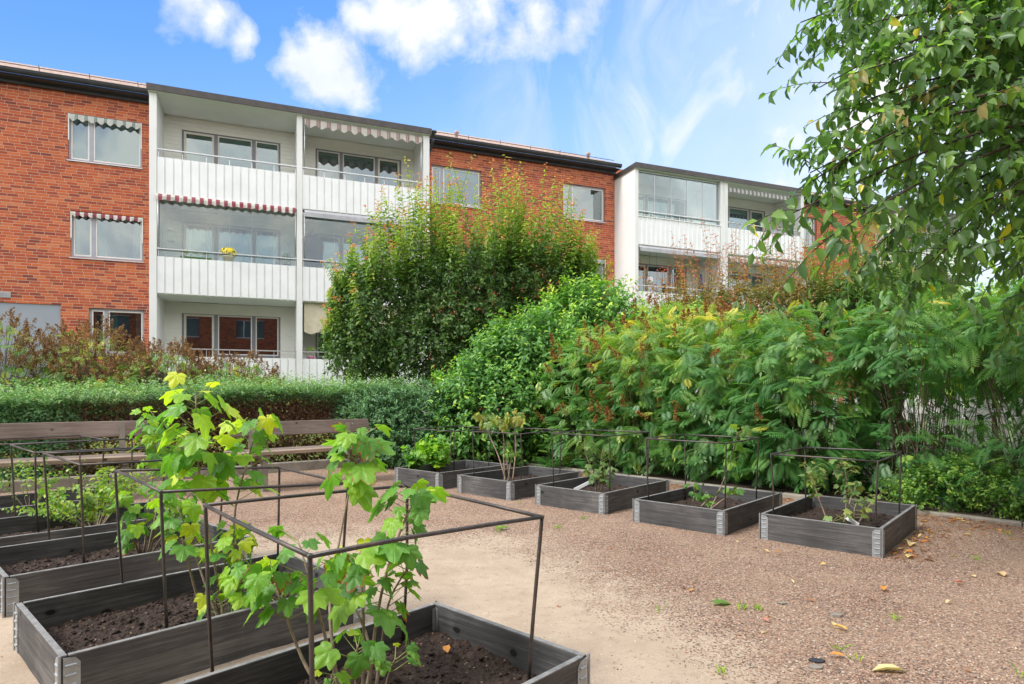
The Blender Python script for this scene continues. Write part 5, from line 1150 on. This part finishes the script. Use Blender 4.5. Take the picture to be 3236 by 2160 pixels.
# --- cherry tree overhanging from the right
def cherry():
    tb = np.array([4.75, 4.55, 0.]); root = empty('cherry_tree', tb, 0, 'broad-leaved fruit tree overhanging the yard from the right edge', 'tree')
    fork = np.array([4.6, 4.5, 1.9])
    tips = [(2530, 70, 3.7), (2610, 380, 3.8), (2500, 610, 3.4), (2680, 20, 3.5), (2700, 230, 3.3), (2760, 420, 3.6), (2590, 15, 3.6), (2590, 275, 3.7), (2650, 130, 3.9), (2560, 545, 3.4), (2490, 680, 3.3), (2600, 760, 3.2), (2610, 300, 4.0), (2620, 440, 3.5), (2700, 880, 4.2), (2760, 650, 3.8), (2860, 960, 4.6), (2720, 40, 4.1), (2900, 200, 3.6), (3000, 420, 4.2),
            (3050, 820, 4.0), (3160, 980, 4.4), (3200, 260, 3.4), (3110, 640, 3.4), (3236, 760, 3.3), (2960, 760, 4.9), (2790, 330, 4.5), (3120, 90, 4.3), (2980, 20, 3.8), (2840, 480, 4.0), (2900, 640, 4.8), (3060, 560, 4.8), (3210, 480, 4.6), (3236, 900, 4.9), (3010, 900, 5.0), (2900, 850, 3.6), (2740, 180, 3.6), (2640, 590, 4.4), (3260, 120, 4.6), (3300, 620, 4.2), (3350, 350, 3.6), (3180, 820, 3.7), (2950, 330, 4.8), (3080, 260, 5.2), (3160, 700, 5.2), (2780, 760, 4.6)]
    mains = []; sub = []
    for px, py, Y in tips:
        e = at(px, py, Y); h = max(e[2] + .35 + .25 * rnd(), 2.1); m1 = np.array([4.2 + .3 * gs(), Y * .4 + 4.5 * .6, h * .75 + .6]); T = np.linspace(0, 1, 12)[:, None]
        c1 = fork + np.array([-.2, 0, .9 + h * .25]); c2 = e + np.array([1.0 + .3 * gs(), .25 * gs(), .55 + .2 * rnd()])
        pts = (1 - T) ** 3 * fork + 3 * (1 - T) ** 2 * T * c1 + 3 * (1 - T) * T ** 2 * c2 + T ** 3 * e; pts += gs(12, 3) * .012; pts[-1] = e
        mains.append(pts)
    mains = np.array(mains) - tb; Km = len(mains)
    # side twigs along the outer part
    per = 25; t = .38 + .62 * (np.arange(per) + rnd(Km, per)) / per; i = np.minimum((t * 11).astype(int), 10); fr = t * 11 - i; kk = np.arange(Km)[:, None]
    a = mains[kk, i] + (mains[kk, i + 1] - mains[kk, i]) * fr[..., None]; ax = nrm(mains[kk, i + 1] - mains[kk, i]); a = a.reshape(-1, 3); ax = ax.reshape(-1, 3); K = len(a)
    d = nrm(ax * .8 + gs(K, 3) * .55 + [0, 0, -.05]); l = .18 + .24 * rnd(K); S = curve(a, d, l, np.stack([gs(K) * .03, gs(K) * .03, -.28 * l], 1), 5)
    P, D, N, tt = on_shoots(S, 11, .12, 52, up=.9, jit=.2); D = nrm(D + [0, 0, -.35]); L = .078 * (.65 + .6 * rnd(len(P)))
    rr = np.repeat(rnd(K), 11); ti = np.clip(.05 + .5 * rnd(len(P)) + .3 * (P[:, 0] > -1.0) * rr, 0, .8); ti = np.where(rnd(len(P)) < .012, 1, ti); ti = np.where((rr > .95) & (rnd(len(P)) < .5), .92, ti)
    sets = [leaves(P, D, N, L, L * .62, T_OV, ti, .3)]
    P, D, N, tt = on_shoots(mains[:, 7:], 14, .3, 52, up=.9); D = nrm(D + [0, 0, -.3]); L = .085 * (.7 + .5 * rnd(len(P))); sets.append(leaves(P, D, N, L, L * .7, T_OV, .1 + .5 * rnd(len(P)), .25))
    q = (np.array([(3180, 330), (3180, 700), (3250, 500), (3050, 700), (3060, 250)])); 
    leafobj('foliage', M['l_cherry'], root, *sets)
    leafobj('branches', M['bark'], root, polyprisms(mains, .020, .0035, 6), polyprisms(S, .0032, .0014, 4))
    limb_tree(root, [([(0, 0, -.1), (-.02, 0, .6), (-.05, -.02, 1.3), tuple(fork - tb)], [.13, .10, .095, .085]), ([tuple(fork - tb), (-.25, -.1, 2.6), (-.5, -.3, 3.4)], [.08, .06, .03]), ([tuple(fork - tb), (.2, .3, 2.7), (.4, .5, 3.8)], [.08, .06, .03])])
    f = MB()
    for px, py, Y in ((3156, 348, 4.2), (3236, 300, 3.8), (3200, 560, 4.4)): q = at(px, py, Y) - tb; f.lathe([(.001, -.016), (.011, -.012), (.016, 0), (.012, .012), (.001, .016)], 10, q[0], q[1], q[2])
    f.build('fruit', M['yellow'], root, True)
cherry()

# ================================================================== PLANTS IN THE BEDS
def smooth(pts, n=14):
    pts = [at(*p) for p in pts]; pts = [pts[0] * 2 - pts[1]] + pts + [pts[-1] * 2 - pts[-2]]; out = []
    segs = len(pts) - 3
    for k in range(n + 1):
        u = k / n * segs; i = min(int(u), segs - 1); t = u - i; p0, p1, p2, p3 = pts[i:i + 4]
        out.append(.5 * ((2 * p1) + (p2 - p0) * t + (2 * p0 - 5 * p1 + 4 * p2 - p3) * t * t + (3 * p1 - p0 - 3 * p2 + p3) * t ** 3))
    return np.array(out)
def currant(base, canes, label, m='l_currant', group=None, L=.085, tpl=T_LOBE, name='currant_bush', tint=(.1, .75), r=.0065, browned=.35, wf=1.0, droop=.42, pet=.10, face=.35):
    """canes: (points, t0, number of leaves, size factor)"""
    base = np.array(base, float); root = empty(name, base, 0, label, 'plant', group); mb = MB(); Ps, Ds, Ns, Ls, Ts = [], [], [], [], []; A0, A1 = [], []
    for pts, t0, n, sf in canes:
        c = smooth(pts) - base; rs = np.linspace(r, r * .38, len(c)); mb.tube(list(c), list(rs), 7)
        n = int(n * 1.4)
        for k in range(n):
            t = t0 + (1 - t0) * (k + rnd() * .8) / n; t = min(t, .995); i = min(int(t * (len(c) - 1)), len(c) - 2); f = t * (len(c) - 1) - i; p = c[i] + (c[i + 1] - c[i]) * f
            az = k * 2.4 + gs() * .7 ; out = np.array([math.cos(az), math.sin(az), 0]); out = out + np.array([0, -face, 0]) * (1 if rnd() < .8 else 0); out /= np.linalg.norm(out) + .2
            pl = pet * sf * (.6 + .8 * rnd()); q = p + out * pl * .9 + np.array([0, 0, pl * (.45 if t > .5 else .1)])
            A0.append(p); A1.append(q); D = nrm(out * .75 + np.array([0, 0, -droop * (1.2 - .7 * (t > .96))]) + gs(3) * .22); N = nrm(out * .55 + np.array([0, 0, .8]) + gs(3) * .25)
            Ps.append(q); Ds.append(D); Ns.append(N); Ls.append(L * sf * .80 * (.55 + .65 * rnd()) * (1 - .45 * max(0, (t - .9) * 10))); Ts.append(min(1, max(0, tint[0] + (tint[1] - tint[0]) * rnd() ** 1.2 + (.25 if t > .93 else 0))))
    mb.build('canes', M['cane'], root, True)
    Ps, Ds, Ns, Ls, Ts = map(np.array, (Ps, Ds, Ns, Ls, Ts)); e = np.where(rnd(len(Ps)) < browned, .55 + .45 * rnd(len(Ps)), .25 * rnd(len(Ps)))
    np_ = leaves(Ps, Ds, Ns, Ls, Ls * wf, tpl, Ts, .02 + .55 * rnd(len(Ps)) ** 1.5, e); o = leafobj('foliage', M[m], root, np_); o.data.polygons.foreach_set('use_smooth', np.ones(len(o.data.polygons), bool))
    leafobj('petioles', M['greenstem'], root, prisms(np.array(A0), np.array(A1), .0017, .0013, 4)); return root
CG = 'currant bushes in the raised beds'
# nearest bed
currant((-.50, 1.98, .08), [
    ([(1075, 2200, 1.98), (1050, 2030, 2.02), (1045, 1880, 2.1), (1085, 1640, 2.2), (1120, 1480, 2.22), (1135, 1375, 2.2)], .66, 19, 1.05),
    ([(1145, 2230, 2.0), (1150, 2000, 2.05), (1140, 1850, 2.1), (1120, 1760, 2.12)], .45, 13, .95),
    ([(1085, 2230, 1.95), (1030, 2020, 1.92), (985, 1850, 1.9), (940, 1700, 1.92)], .5, 12, .9),
    ([(1160, 2220, 2.0), (1190, 1960, 2.05), (1230, 1780, 2.1), (1290, 1620, 2.15), (1330, 1570, 2.15)], .50, 17, .95),
    ([(1180, 2240, 2.05), (1205, 2050, 2.1), (1230, 1900, 2.1), (1290, 1790, 2.1)], .45, 12, .9),
    ([(1040, 2230, 1.9), (960, 2090, 1.9), (905, 1950, 1.92), (860, 1820, 1.95)], .62, 12, .95),
    ([(1130, 2250, 1.9), (1125, 2100, 1.86), (1130, 2040, 1.84)], .5, 6, .85),
    ([(1200, 2270, 1.95), (1230, 2130, 1.9), (1250, 2080, 1.88)], .5, 5, .6),
    ([(1060, 2300, 1.9), (1045, 2190, 1.86), (1050, 2130, 1.84)], .5, 4, .55),
    ([(1150, 2220, 2.1), (1170, 2050, 2.2), (1100, 1870, 2.25), (1060, 1770, 2.25)], .5, 12, .85)],
    'large-leaved currant bush in the nearest raised bed, rising through its rod frame', L=.088, group=CG, browned=.5)
currant((-1.26, 2.74, .08), [
    ([(715, 1985, 2.74), (690, 1850, 2.74), (655, 1650, 2.72), (625, 1450, 2.7), (618, 1235, 2.66)], .58, 27, 1.25),
    ([(720, 1985, 2.76), (735, 1800, 2.8), (745, 1600, 2.85), (790, 1430, 2.9), (812, 1330, 2.9)], .52, 20, 1.1),
    ([(705, 1985, 2.74), (700, 1850, 2.78), (720, 1750, 2.8), (760, 1660, 2.8)], .35, 14, .9),
    ([(730, 1985, 2.7), (745, 1870, 2.65), (790, 1790, 2.6)], .35, 11, .9),
    ([(700, 1980, 2.78), (650, 1850, 2.8), (600, 1700, 2.85), (560, 1600, 2.85)], .55, 10, 1.0),
    ([(700, 1985, 2.7), (690, 1930, 2.66), (680, 1900, 2.62)], .3, 6, .9),
    ([(640, 1950, 2.8), (600, 1800, 2.75), (575, 1700, 2.7)], .6, 5, .9),
    ([(725, 1985, 2.72), (760, 1850, 2.7), (775, 1700, 2.75)], .4, 11, .85)],
    'tall yellow-green currant bush in the second left bed, the highest plant in the yard', L=.092, group=CG, tint=(.25, .95), browned=.2)
currant((-2.28, 3.88, .09), [
    ([(455, 1755, 3.88), (470, 1600, 3.88), (490, 1430, 3.9), (485, 1310, 3.9)], .5, 26, 1.0),
    ([(465, 1755, 3.9), (500, 1600, 3.95), (560, 1450, 4.0), (590, 1380, 4.0)], .4, 22, .95),
    ([(445, 1755, 3.88), (430, 1650, 3.8), (400, 1560, 3.75)], .35, 14, .9),
    ([(475, 1755, 3.9), (540, 1650, 3.95), (600, 1560, 4.0)], .4, 14, .9),
    ([(470, 1755, 3.85), (510, 1620, 3.8), (530, 1520, 3.8)], .3, 16, .9),
    ([(440, 1755, 3.88), (420, 1700, 3.8), (400, 1690, 3.7)], .3, 5, 1.1),
    ([(490, 1755, 3.95), (560, 1700, 4.05), (640, 1640, 4.1)], .4, 9, .9)],
    'bushy pale green currant in the third left bed', L=.085, group=CG, tint=(.2, .8), browned=.2)
# gooseberry: small rounded leaves
def small_bush(base, label, name, n_c, hgt, spread, L, m, nl, tint=(.2, .9), tpl=T_OV, wf=.9, lean=(0, 0), group=None, cat='plant', r=.003, browned=0):
    base = np.array(base, float); root = empty(name, base, 0, label, cat, group); a = rnd(n_c) * 6.28; d = nrm(np.stack([np.cos(a) * spread + lean[0], np.sin(a) * spread + lean[1], np.ones(n_c)], 1)); l = hgt * (.6 + .5 * rnd(n_c)) * (1 + .3 * np.linalg.norm(d[:, :2], axis=1))
    S = curve(np.stack([np.cos(a) * .03, np.sin(a) * .03, 0 * a], 1), d, l, np.stack([gs(n_c) * .05, gs(n_c) * .05, -.15 * l], 1), 6); P, D, N, t = on_shoots(S, nl, .25, 60, up=.8); LL = L * (.6 + .6 * rnd(len(P)))
    i = rng.choice(n_c, n_c * 2); b0 = S[i, 3]; d2 = nrm(gs(n_c * 2, 3) + [0, 0, .5]); S2 = curve(b0, d2, hgt * .4 * rnd(n_c * 2) + .05, gs(n_c * 2, 3) * .02, 4); P2, D2, N2, t2_ = on_shoots(S2, nl // 2, .2, 60, up=.8); L2 = L * (.6 + .6 * rnd(len(P2)))
    leafobj('foliage', M[m], root, leaves(P, D, N, LL, LL * wf, tpl, tint[0] + (tint[1] - tint[0]) * rnd(len(P)), .2, browned * rnd(len(P))), leaves(P2, D2, N2, L2, L2 * wf, tpl, tint[0] + (tint[1] - tint[0]) * rnd(len(P2)), .2, browned * rnd(len(P2))))
    leafobj('canes', M['cane'], root, polyprisms(S, r, r * .4, 5), polyprisms(S2, r * .5, r * .3, 4)); return root
small_bush((-3.10, 4.62, .07), 'pale small-leaved gooseberry bush arching out of the fourth left bed', 'gooseberry_bush', 26, .52, .75, .034, 'l_fresh', 26, (.25, 1), wf=.95, lean=(-.15, 0), r=.004)
small_bush((-3.35, 4.85, .07), 'smaller gooseberry with low spreading branches left of the pale one', 'gooseberry_bush', 9, .42, 1.3, .034, 'l_fresh', 20, (.2, .9), wf=.95, lean=(-.6, -.2), r=.003)
small_bush((-4.3, 5.55, .07), 'young bush in the farthest left bed in front of the long bench', 'gooseberry_bush', 9, .5, .6, .035, 'l_fresh', 18, (.2, .8), wf=.95)
# right row
small_bush((-.93, 8.05, .07), 'fresh green currant bush in the farthest right bed', 'currant_bush', 16, .50, .35, .075, 'l_currant', 12, (.3, .9), T_LOBE, 1.0, group=CG)
small_bush((-1.22, 7.85, .07), 'smaller sprig of currant left of the fresh green one in the farthest right bed', 'currant_bush', 6, .42, .3, .07, 'l_currant', 9, (.1, .6), T_LOBE, 1.0, group=CG)
currant((-.06, 6.95, .08), [([(1600, 1522, 6.9), (1575, 1440, 6.95), (1545, 1370, 7.0), (1530, 1318, 7.0)], .75, 12, 1.1), ([(1612, 1522, 6.95), (1598, 1440, 7.0), (1590, 1370, 7.0), (1585, 1325, 7.0)], .75, 10, 1.1), ([(1620, 1520, 6.95), (1630, 1420, 7.0), (1628, 1360, 7.0), (1625, 1312, 7.0)], .72, 12, 1.15), ([(1605, 1522, 6.9), (1615, 1450, 6.85), (1606, 1445, 6.8)], .7, 4, .9), ([(1595, 1522, 6.9), (1590, 1400, 7.0)], .9, 2, .8)],
        'tall bare canes tipped with wilting yellow-green leaves in the second farthest right bed', m='l_wither', group=CG, L=.09, droop=1.6, tint=(.3, 1), r=.009, browned=.5)
currant((1.0, 6.32, .08), [([(1888, 1560, 6.25), (1870, 1490, 6.3), (1850, 1430, 6.3), (1845, 1398, 6.3)], .35, 12, .9), ([(1892, 1560, 6.25), (1895, 1480, 6.3), (1905, 1420, 6.3)], .2, 16, 1.0), ([(1885, 1560, 6.25), (1880, 1515, 6.2), (1850, 1500, 6.2)], .3, 9, .9), ([(1893, 1560, 6.2), (1915, 1510, 6.2), (1925, 1480, 6.2)], .3, 9, .9)],
        'dark leafy currant in the middle right bed behind the white strip', m='l_wither', group=CG, L=.07, tint=(0, .55), browned=.3)
currant((1.65, 5.45, .09), [([(2243, 1610, 5.3), (2270, 1555, 5.35), (2300, 1480, 5.4), (2325, 1390, 5.45), (2330, 1365, 5.45)], .42, 17, 1.15), ([(2243, 1610, 5.3), (2290, 1575, 5.3), (2340, 1550, 5.3)], .5, 5, .9), ([(2190, 1585, 5.5), (2195, 1555, 5.5), (2190, 1535, 5.5)], .2, 9, .8), ([(2215, 1600, 5.4), (2235, 1580, 5.4), (2245, 1570, 5.4)], .2, 7, .7)],
        'single cane leaning right with a few round leaves, second right bed', m='l_fresh', group=CG, L=.075, tint=(0, .5), browned=.2, r=.006)
currant((2.35, 4.75, .09), [([(2620, 1660, 4.7), (2590, 1580, 4.75), (2565, 1510, 4.8), (2560, 1475, 4.8)], .35, 15, .9), ([(2670, 1650, 4.8), (2675, 1560, 4.85), (2672, 1490, 4.85), (2655, 1460, 4.85)], .3, 17, .95), ([(2715, 1650, 4.7), (2745, 1600, 4.7), (2780, 1560, 4.7)], .4, 9, .8), ([(2700, 1655, 4.7), (2700, 1610, 4.7), (2710, 1580, 4.7)], .2, 11, .8), ([(2640, 1660, 4.7), (2630, 1645, 4.6)], .3, 3, 1.0), ([(2665, 1655, 4.75), (2690, 1570, 4.8), (2700, 1530, 4.8)], .4, 8, .85)],
        'currant with curled brown-edged leaves in the nearest right bed', m='l_wither', group=CG, L=.065, tint=(.1, .8), browned=.95, droop=.2)

# ================================================================== SMALL THINGS
def gpt(px, py, z=0): Y = FP * (CH - z) / (py - HY); return np.array([(px - CX) / FP * Y, Y, z])
q = at(1848, 1537, 6.3); o = MB().add([(-.10, 0, -.05), (.075, 0, .04), (.10, 0, .065), (.10, 0, .08), (.07, 0, .07), (-.11, 0, -.02), (-.10, .02, -.05), (.075, .02, .04), (.10, .02, .065), (.10, .02, .08), (.07, .02, .07), (-.11, .02, -.02)], [(0, 1, 2, 3, 4, 5), (11, 10, 9, 8, 7, 6)] + [(i, 6 + i, 6 + (i + 1) % 6, (i + 1) % 6) for i in range(6)]).build('plant_label', M['plastic_white'], loc=tuple(q))
tag(o, 'long white plastic strip stuck in the earth of the middle right bed', 'plant label')
q = at(2690, 1647, 4.6); o = MB().add([(-.045, 0, .022), (-.02, -.01, .03), (.05, -.02, -.012), (.04, -.02, -.03), (-.03, -.01, .005), (-.045, .006, .022), (-.02, -.004, .034), (.05, -.014, -.008), (.04, -.014, -.026), (-.03, -.004, .009)], [(0, 1, 2, 3, 4), (9, 8, 7, 6, 5)] + [(i, 5 + i, 5 + (i + 1) % 5, (i + 1) % 5) for i in range(5)]).build('plant_label', M['plastic_white'], loc=tuple(q))
tag(o, 'short white tag tied to the withered currant in the nearest right bed', 'plant label')
def tarp():
    n = 26; xs = np.linspace(-.2, .2, n); X, Y = np.meshgrid(xs, np.linspace(-.09, .09, 14)); Z = .015 + .075 * np.abs(fbm(X * 14 + 7, Y * 18 + 3, 3) - .35) * np.clip(1.3 - (X / .2) ** 2 - (Y / .09) ** 2, 0, 1) * 2; V = np.stack([X + .02 * np.sin(Y * 60), Y + .02 * np.sin(X * 40), Z], -1).reshape(-1, 3)
    i = np.arange(13 * n).reshape(13, n)[:, :-1].ravel(); o = np_mesh('tarpaulin', V, [np.stack([i, i + 1, i + n + 1, i + n], 1)], M['blue']); q = gpt(1315, 1470); o.location = (q[0], q[1], 0); tag(o, 'crumpled blue tarpaulin on the ground by the farthest right bed', 'tarpaulin')
tarp()
def leaf_on_ground(px, py, L, ti, lab, z=0.0, wf=.5, az=None, tilt=.12):
    q = gpt(px, py, z); a = rng.uniform(0, 6.28) if az is None else az
    V, F, at_ = leaves(np.array([[0, 0, .006]]), np.array([[math.cos(a), math.sin(a), tilt]]), nrm(np.array([[.15 * gs(), .15 * gs(), 1.]])), L, L * wf, T_OV, ti, .05); V = V - V.mean(0) + [0, 0, .02]
    o = leafobj('fallen_leaf', M['l_litter'], None, (V, F, at_)); o.location = (q[0], q[1], z); tag(o, lab, 'leaf')
for a in [(2792, 1866, .085, .58, 'bright orange fallen leaf on the gravel right of centre'), (2655, 1992, .075, .72, 'pale orange fallen leaf on the gravel below the grey chip of stone'), (2810, 2125, .13, .86, 'large pale cream fallen leaf at the bottom of the picture'), (2645, 2081, .06, .56, 'small orange fallen leaf near the dark stone'),
          (2997, 1910, .055, .86, 'small whitish-green fallen leaf on the right gravel'), (3031, 1847, .06, 1.0, 'red fallen leaf on the right gravel'), (2458, 1752, .05, .56, 'orange fallen leaf in front of the nearest right bed'), (2421, 1747, .05, .78, 'yellow fallen leaf left of the orange one in front of the nearest right bed'),
          (2878, 1722, .14, .86, 'big curled cream fallen leaf leaning by the right side of the nearest right bed'), (2873, 1763, .10, .80, 'yellow fallen leaf beside the right corner of the nearest right bed'), (2418, 1968, .05, .98, 'pinkish-red curled fallen leaf between sand and gravel'), (3163, 1819, .11, .90, 'pale pink fallen leaf near the right edge'), (2330, 1717, .05, .8, 'cream fallen leaf before the second right bed')]:
    leaf_on_ground(*a)
q = (1411, 2063); leaf_on_ground(*q, .07, .56, 'curled orange leaf lying on the earth in the nearest bed', z=.10); leaf_on_ground(1305, 2112, .04, .75, 'small yellow leaf scrap on the earth in the nearest bed', z=.10)
V, F, A_ = leaves(np.array([[0, 0, .01]]), np.array([[1, .2, .1]]), np.array([[0, 0, 1.]]), .11, .06, T_OV, .3, .1); o = leafobj('fallen_leaf', M['l_fresh'], None, (V, F, A_)); q = gpt(2250, 1913); o.location = tuple(q); tag(o, 'fresh green fallen leaf on the gravel', 'leaf')
for px, py, s_, m_, lb_ in ((2645, 1947, .035, 'kerb', 'flat grey chip of stone on the gravel'), (2581, 2092, .03, 'fascia', 'small dark blue-black stone at the edge of the sand'), (2578, 2112, .03, 'kerb', 'grey-brown stone touching the dark stone'), (2472, 1908, .025, 'kerb', 'little grey stone on the middle of the gravel')):
    q = gpt(px, py); mb = MB(); a0 = rnd() * 6; mb.add([(s_ * math.cos(a0 + k * 1.047) * (.7 + .5 * rnd()), s_ * .7 * math.sin(a0 + k * 1.047) * (.7 + .5 * rnd()), z) for z in (-.01, s_ * .35) for k in range(6)] + [(0, 0, s_ * .5)], [(k, (k + 1) % 6, 6 + (k + 1) % 6, 6 + k) for k in range(6)] + [(6 + k, 6 + (k + 1) % 6, 12) for k in range(6)])
    tag(mb.build('stone', M[m_], loc=tuple(q)), lb_, 'stone')
def litter():
    n = 2600; k = rnd(n); s = rnd(n) * 6.5; o_ = -np.abs(gs(n)) * .42 + .12; p = K0[None] + kdir * s[:, None] + kn * o_[:, None]
    n2 = 190; Y = 2.0 + 5.5 * rnd(n2); p2 = np.stack([(.05 + .75 * rnd(n2)) * Y, Y], 1); n3 = 300; p3 = np.stack([-1.95 + .3 * gs(n3) - .35, 1.9 + .35 * gs(n3)], 1); n4 = 300; s4 = rnd(n4); p4 = np.array([2.45, 4.13])[None] + s4[:, None] * np.array([.88, .95]) + np.array([.06, -.06]) * np.abs(gs(n4, 1)) * 2
    P2 = np.concatenate([p, p2, p3, p4]); k = (P2[:, 0] * .746 + P2[:, 1] * .666 - (K0 @ kn)) < .35; P2 = P2[k]; n = len(P2); small = rnd(n) < .8
    P = np.column_stack([P2, gh(P2[:, 0], P2[:, 1]) + .006]); D = nrm(np.column_stack([gs(n, 2), gs(n) * .12])); N = nrm(np.column_stack([gs(n, 2) * .22, np.ones(n)])); L = np.where(small, .012 + .022 * rnd(n), .03 + .035 * rnd(n))
    tag(leafobj('leaf_litter', M['l_litter'], None, leaves(P, D, N, L, L * .45, T_SM, np.where(small, rnd(n) * .45, .15 + .75 * rnd(n)))), kind='stuff')
    # sprigs of grass
    tf = [(2388, 1925), (2395, 1905), (2283, 2128), (2290, 2155), (2656, 2055), (2760, 2052), (2090, 1935), (2460, 2040), (3190, 1690), (3165, 2125), (3225, 2140), (3200, 2040), (1640, 1590), (1757, 1655), (1765, 1670), (2240, 1875), (1840, 1640), (1720, 1625), (2710, 2090), (3010, 2150), (1010, 1470), (1740, 1648), (2830, 1960), (2150, 1700), (2345, 1925), (2600, 1880), (1575, 1680), (1650, 1672), (3090, 1770), (2330, 1870)]
    S = []; T = []
    for px, py in tf[::2]:
        q = gpt(px, py); m_ = rng.integers(5, 13); a = rnd(m_) * 6.28; d = np.stack([np.cos(a) * .5, np.sin(a) * .5, np.ones(m_)], 1); S.append(leaves(q + np.column_stack([gs(m_, 2) * .014, np.zeros(m_)]), d, nrm(np.column_stack([gs(m_, 2), np.full(m_, .2)])), .02 + .025 * rnd(m_), .0035, T_OV, rnd(m_), .5))
    tag(leafobj('grass', M['l_grass'], None, *S), kind='stuff')
    q = gpt(1640, 1672); K = 12; a = rnd(K) * 6.28; o = leafobj('weed', M['l_fresh'], None, leaves(np.zeros((K, 3)) + [0, 0, .012], np.stack([np.cos(a), np.sin(a), .15 + 0 * a], 1), np.tile([0, 0, 1.], (K, 1)), .05 + .02 * rnd(K), .02, T_OV, rnd(K))); o.location = tuple(gpt(1585, 1672)); tag(o, 'flat green weed rosette in the gravel behind the nearest rod frame', 'weed')
litter()
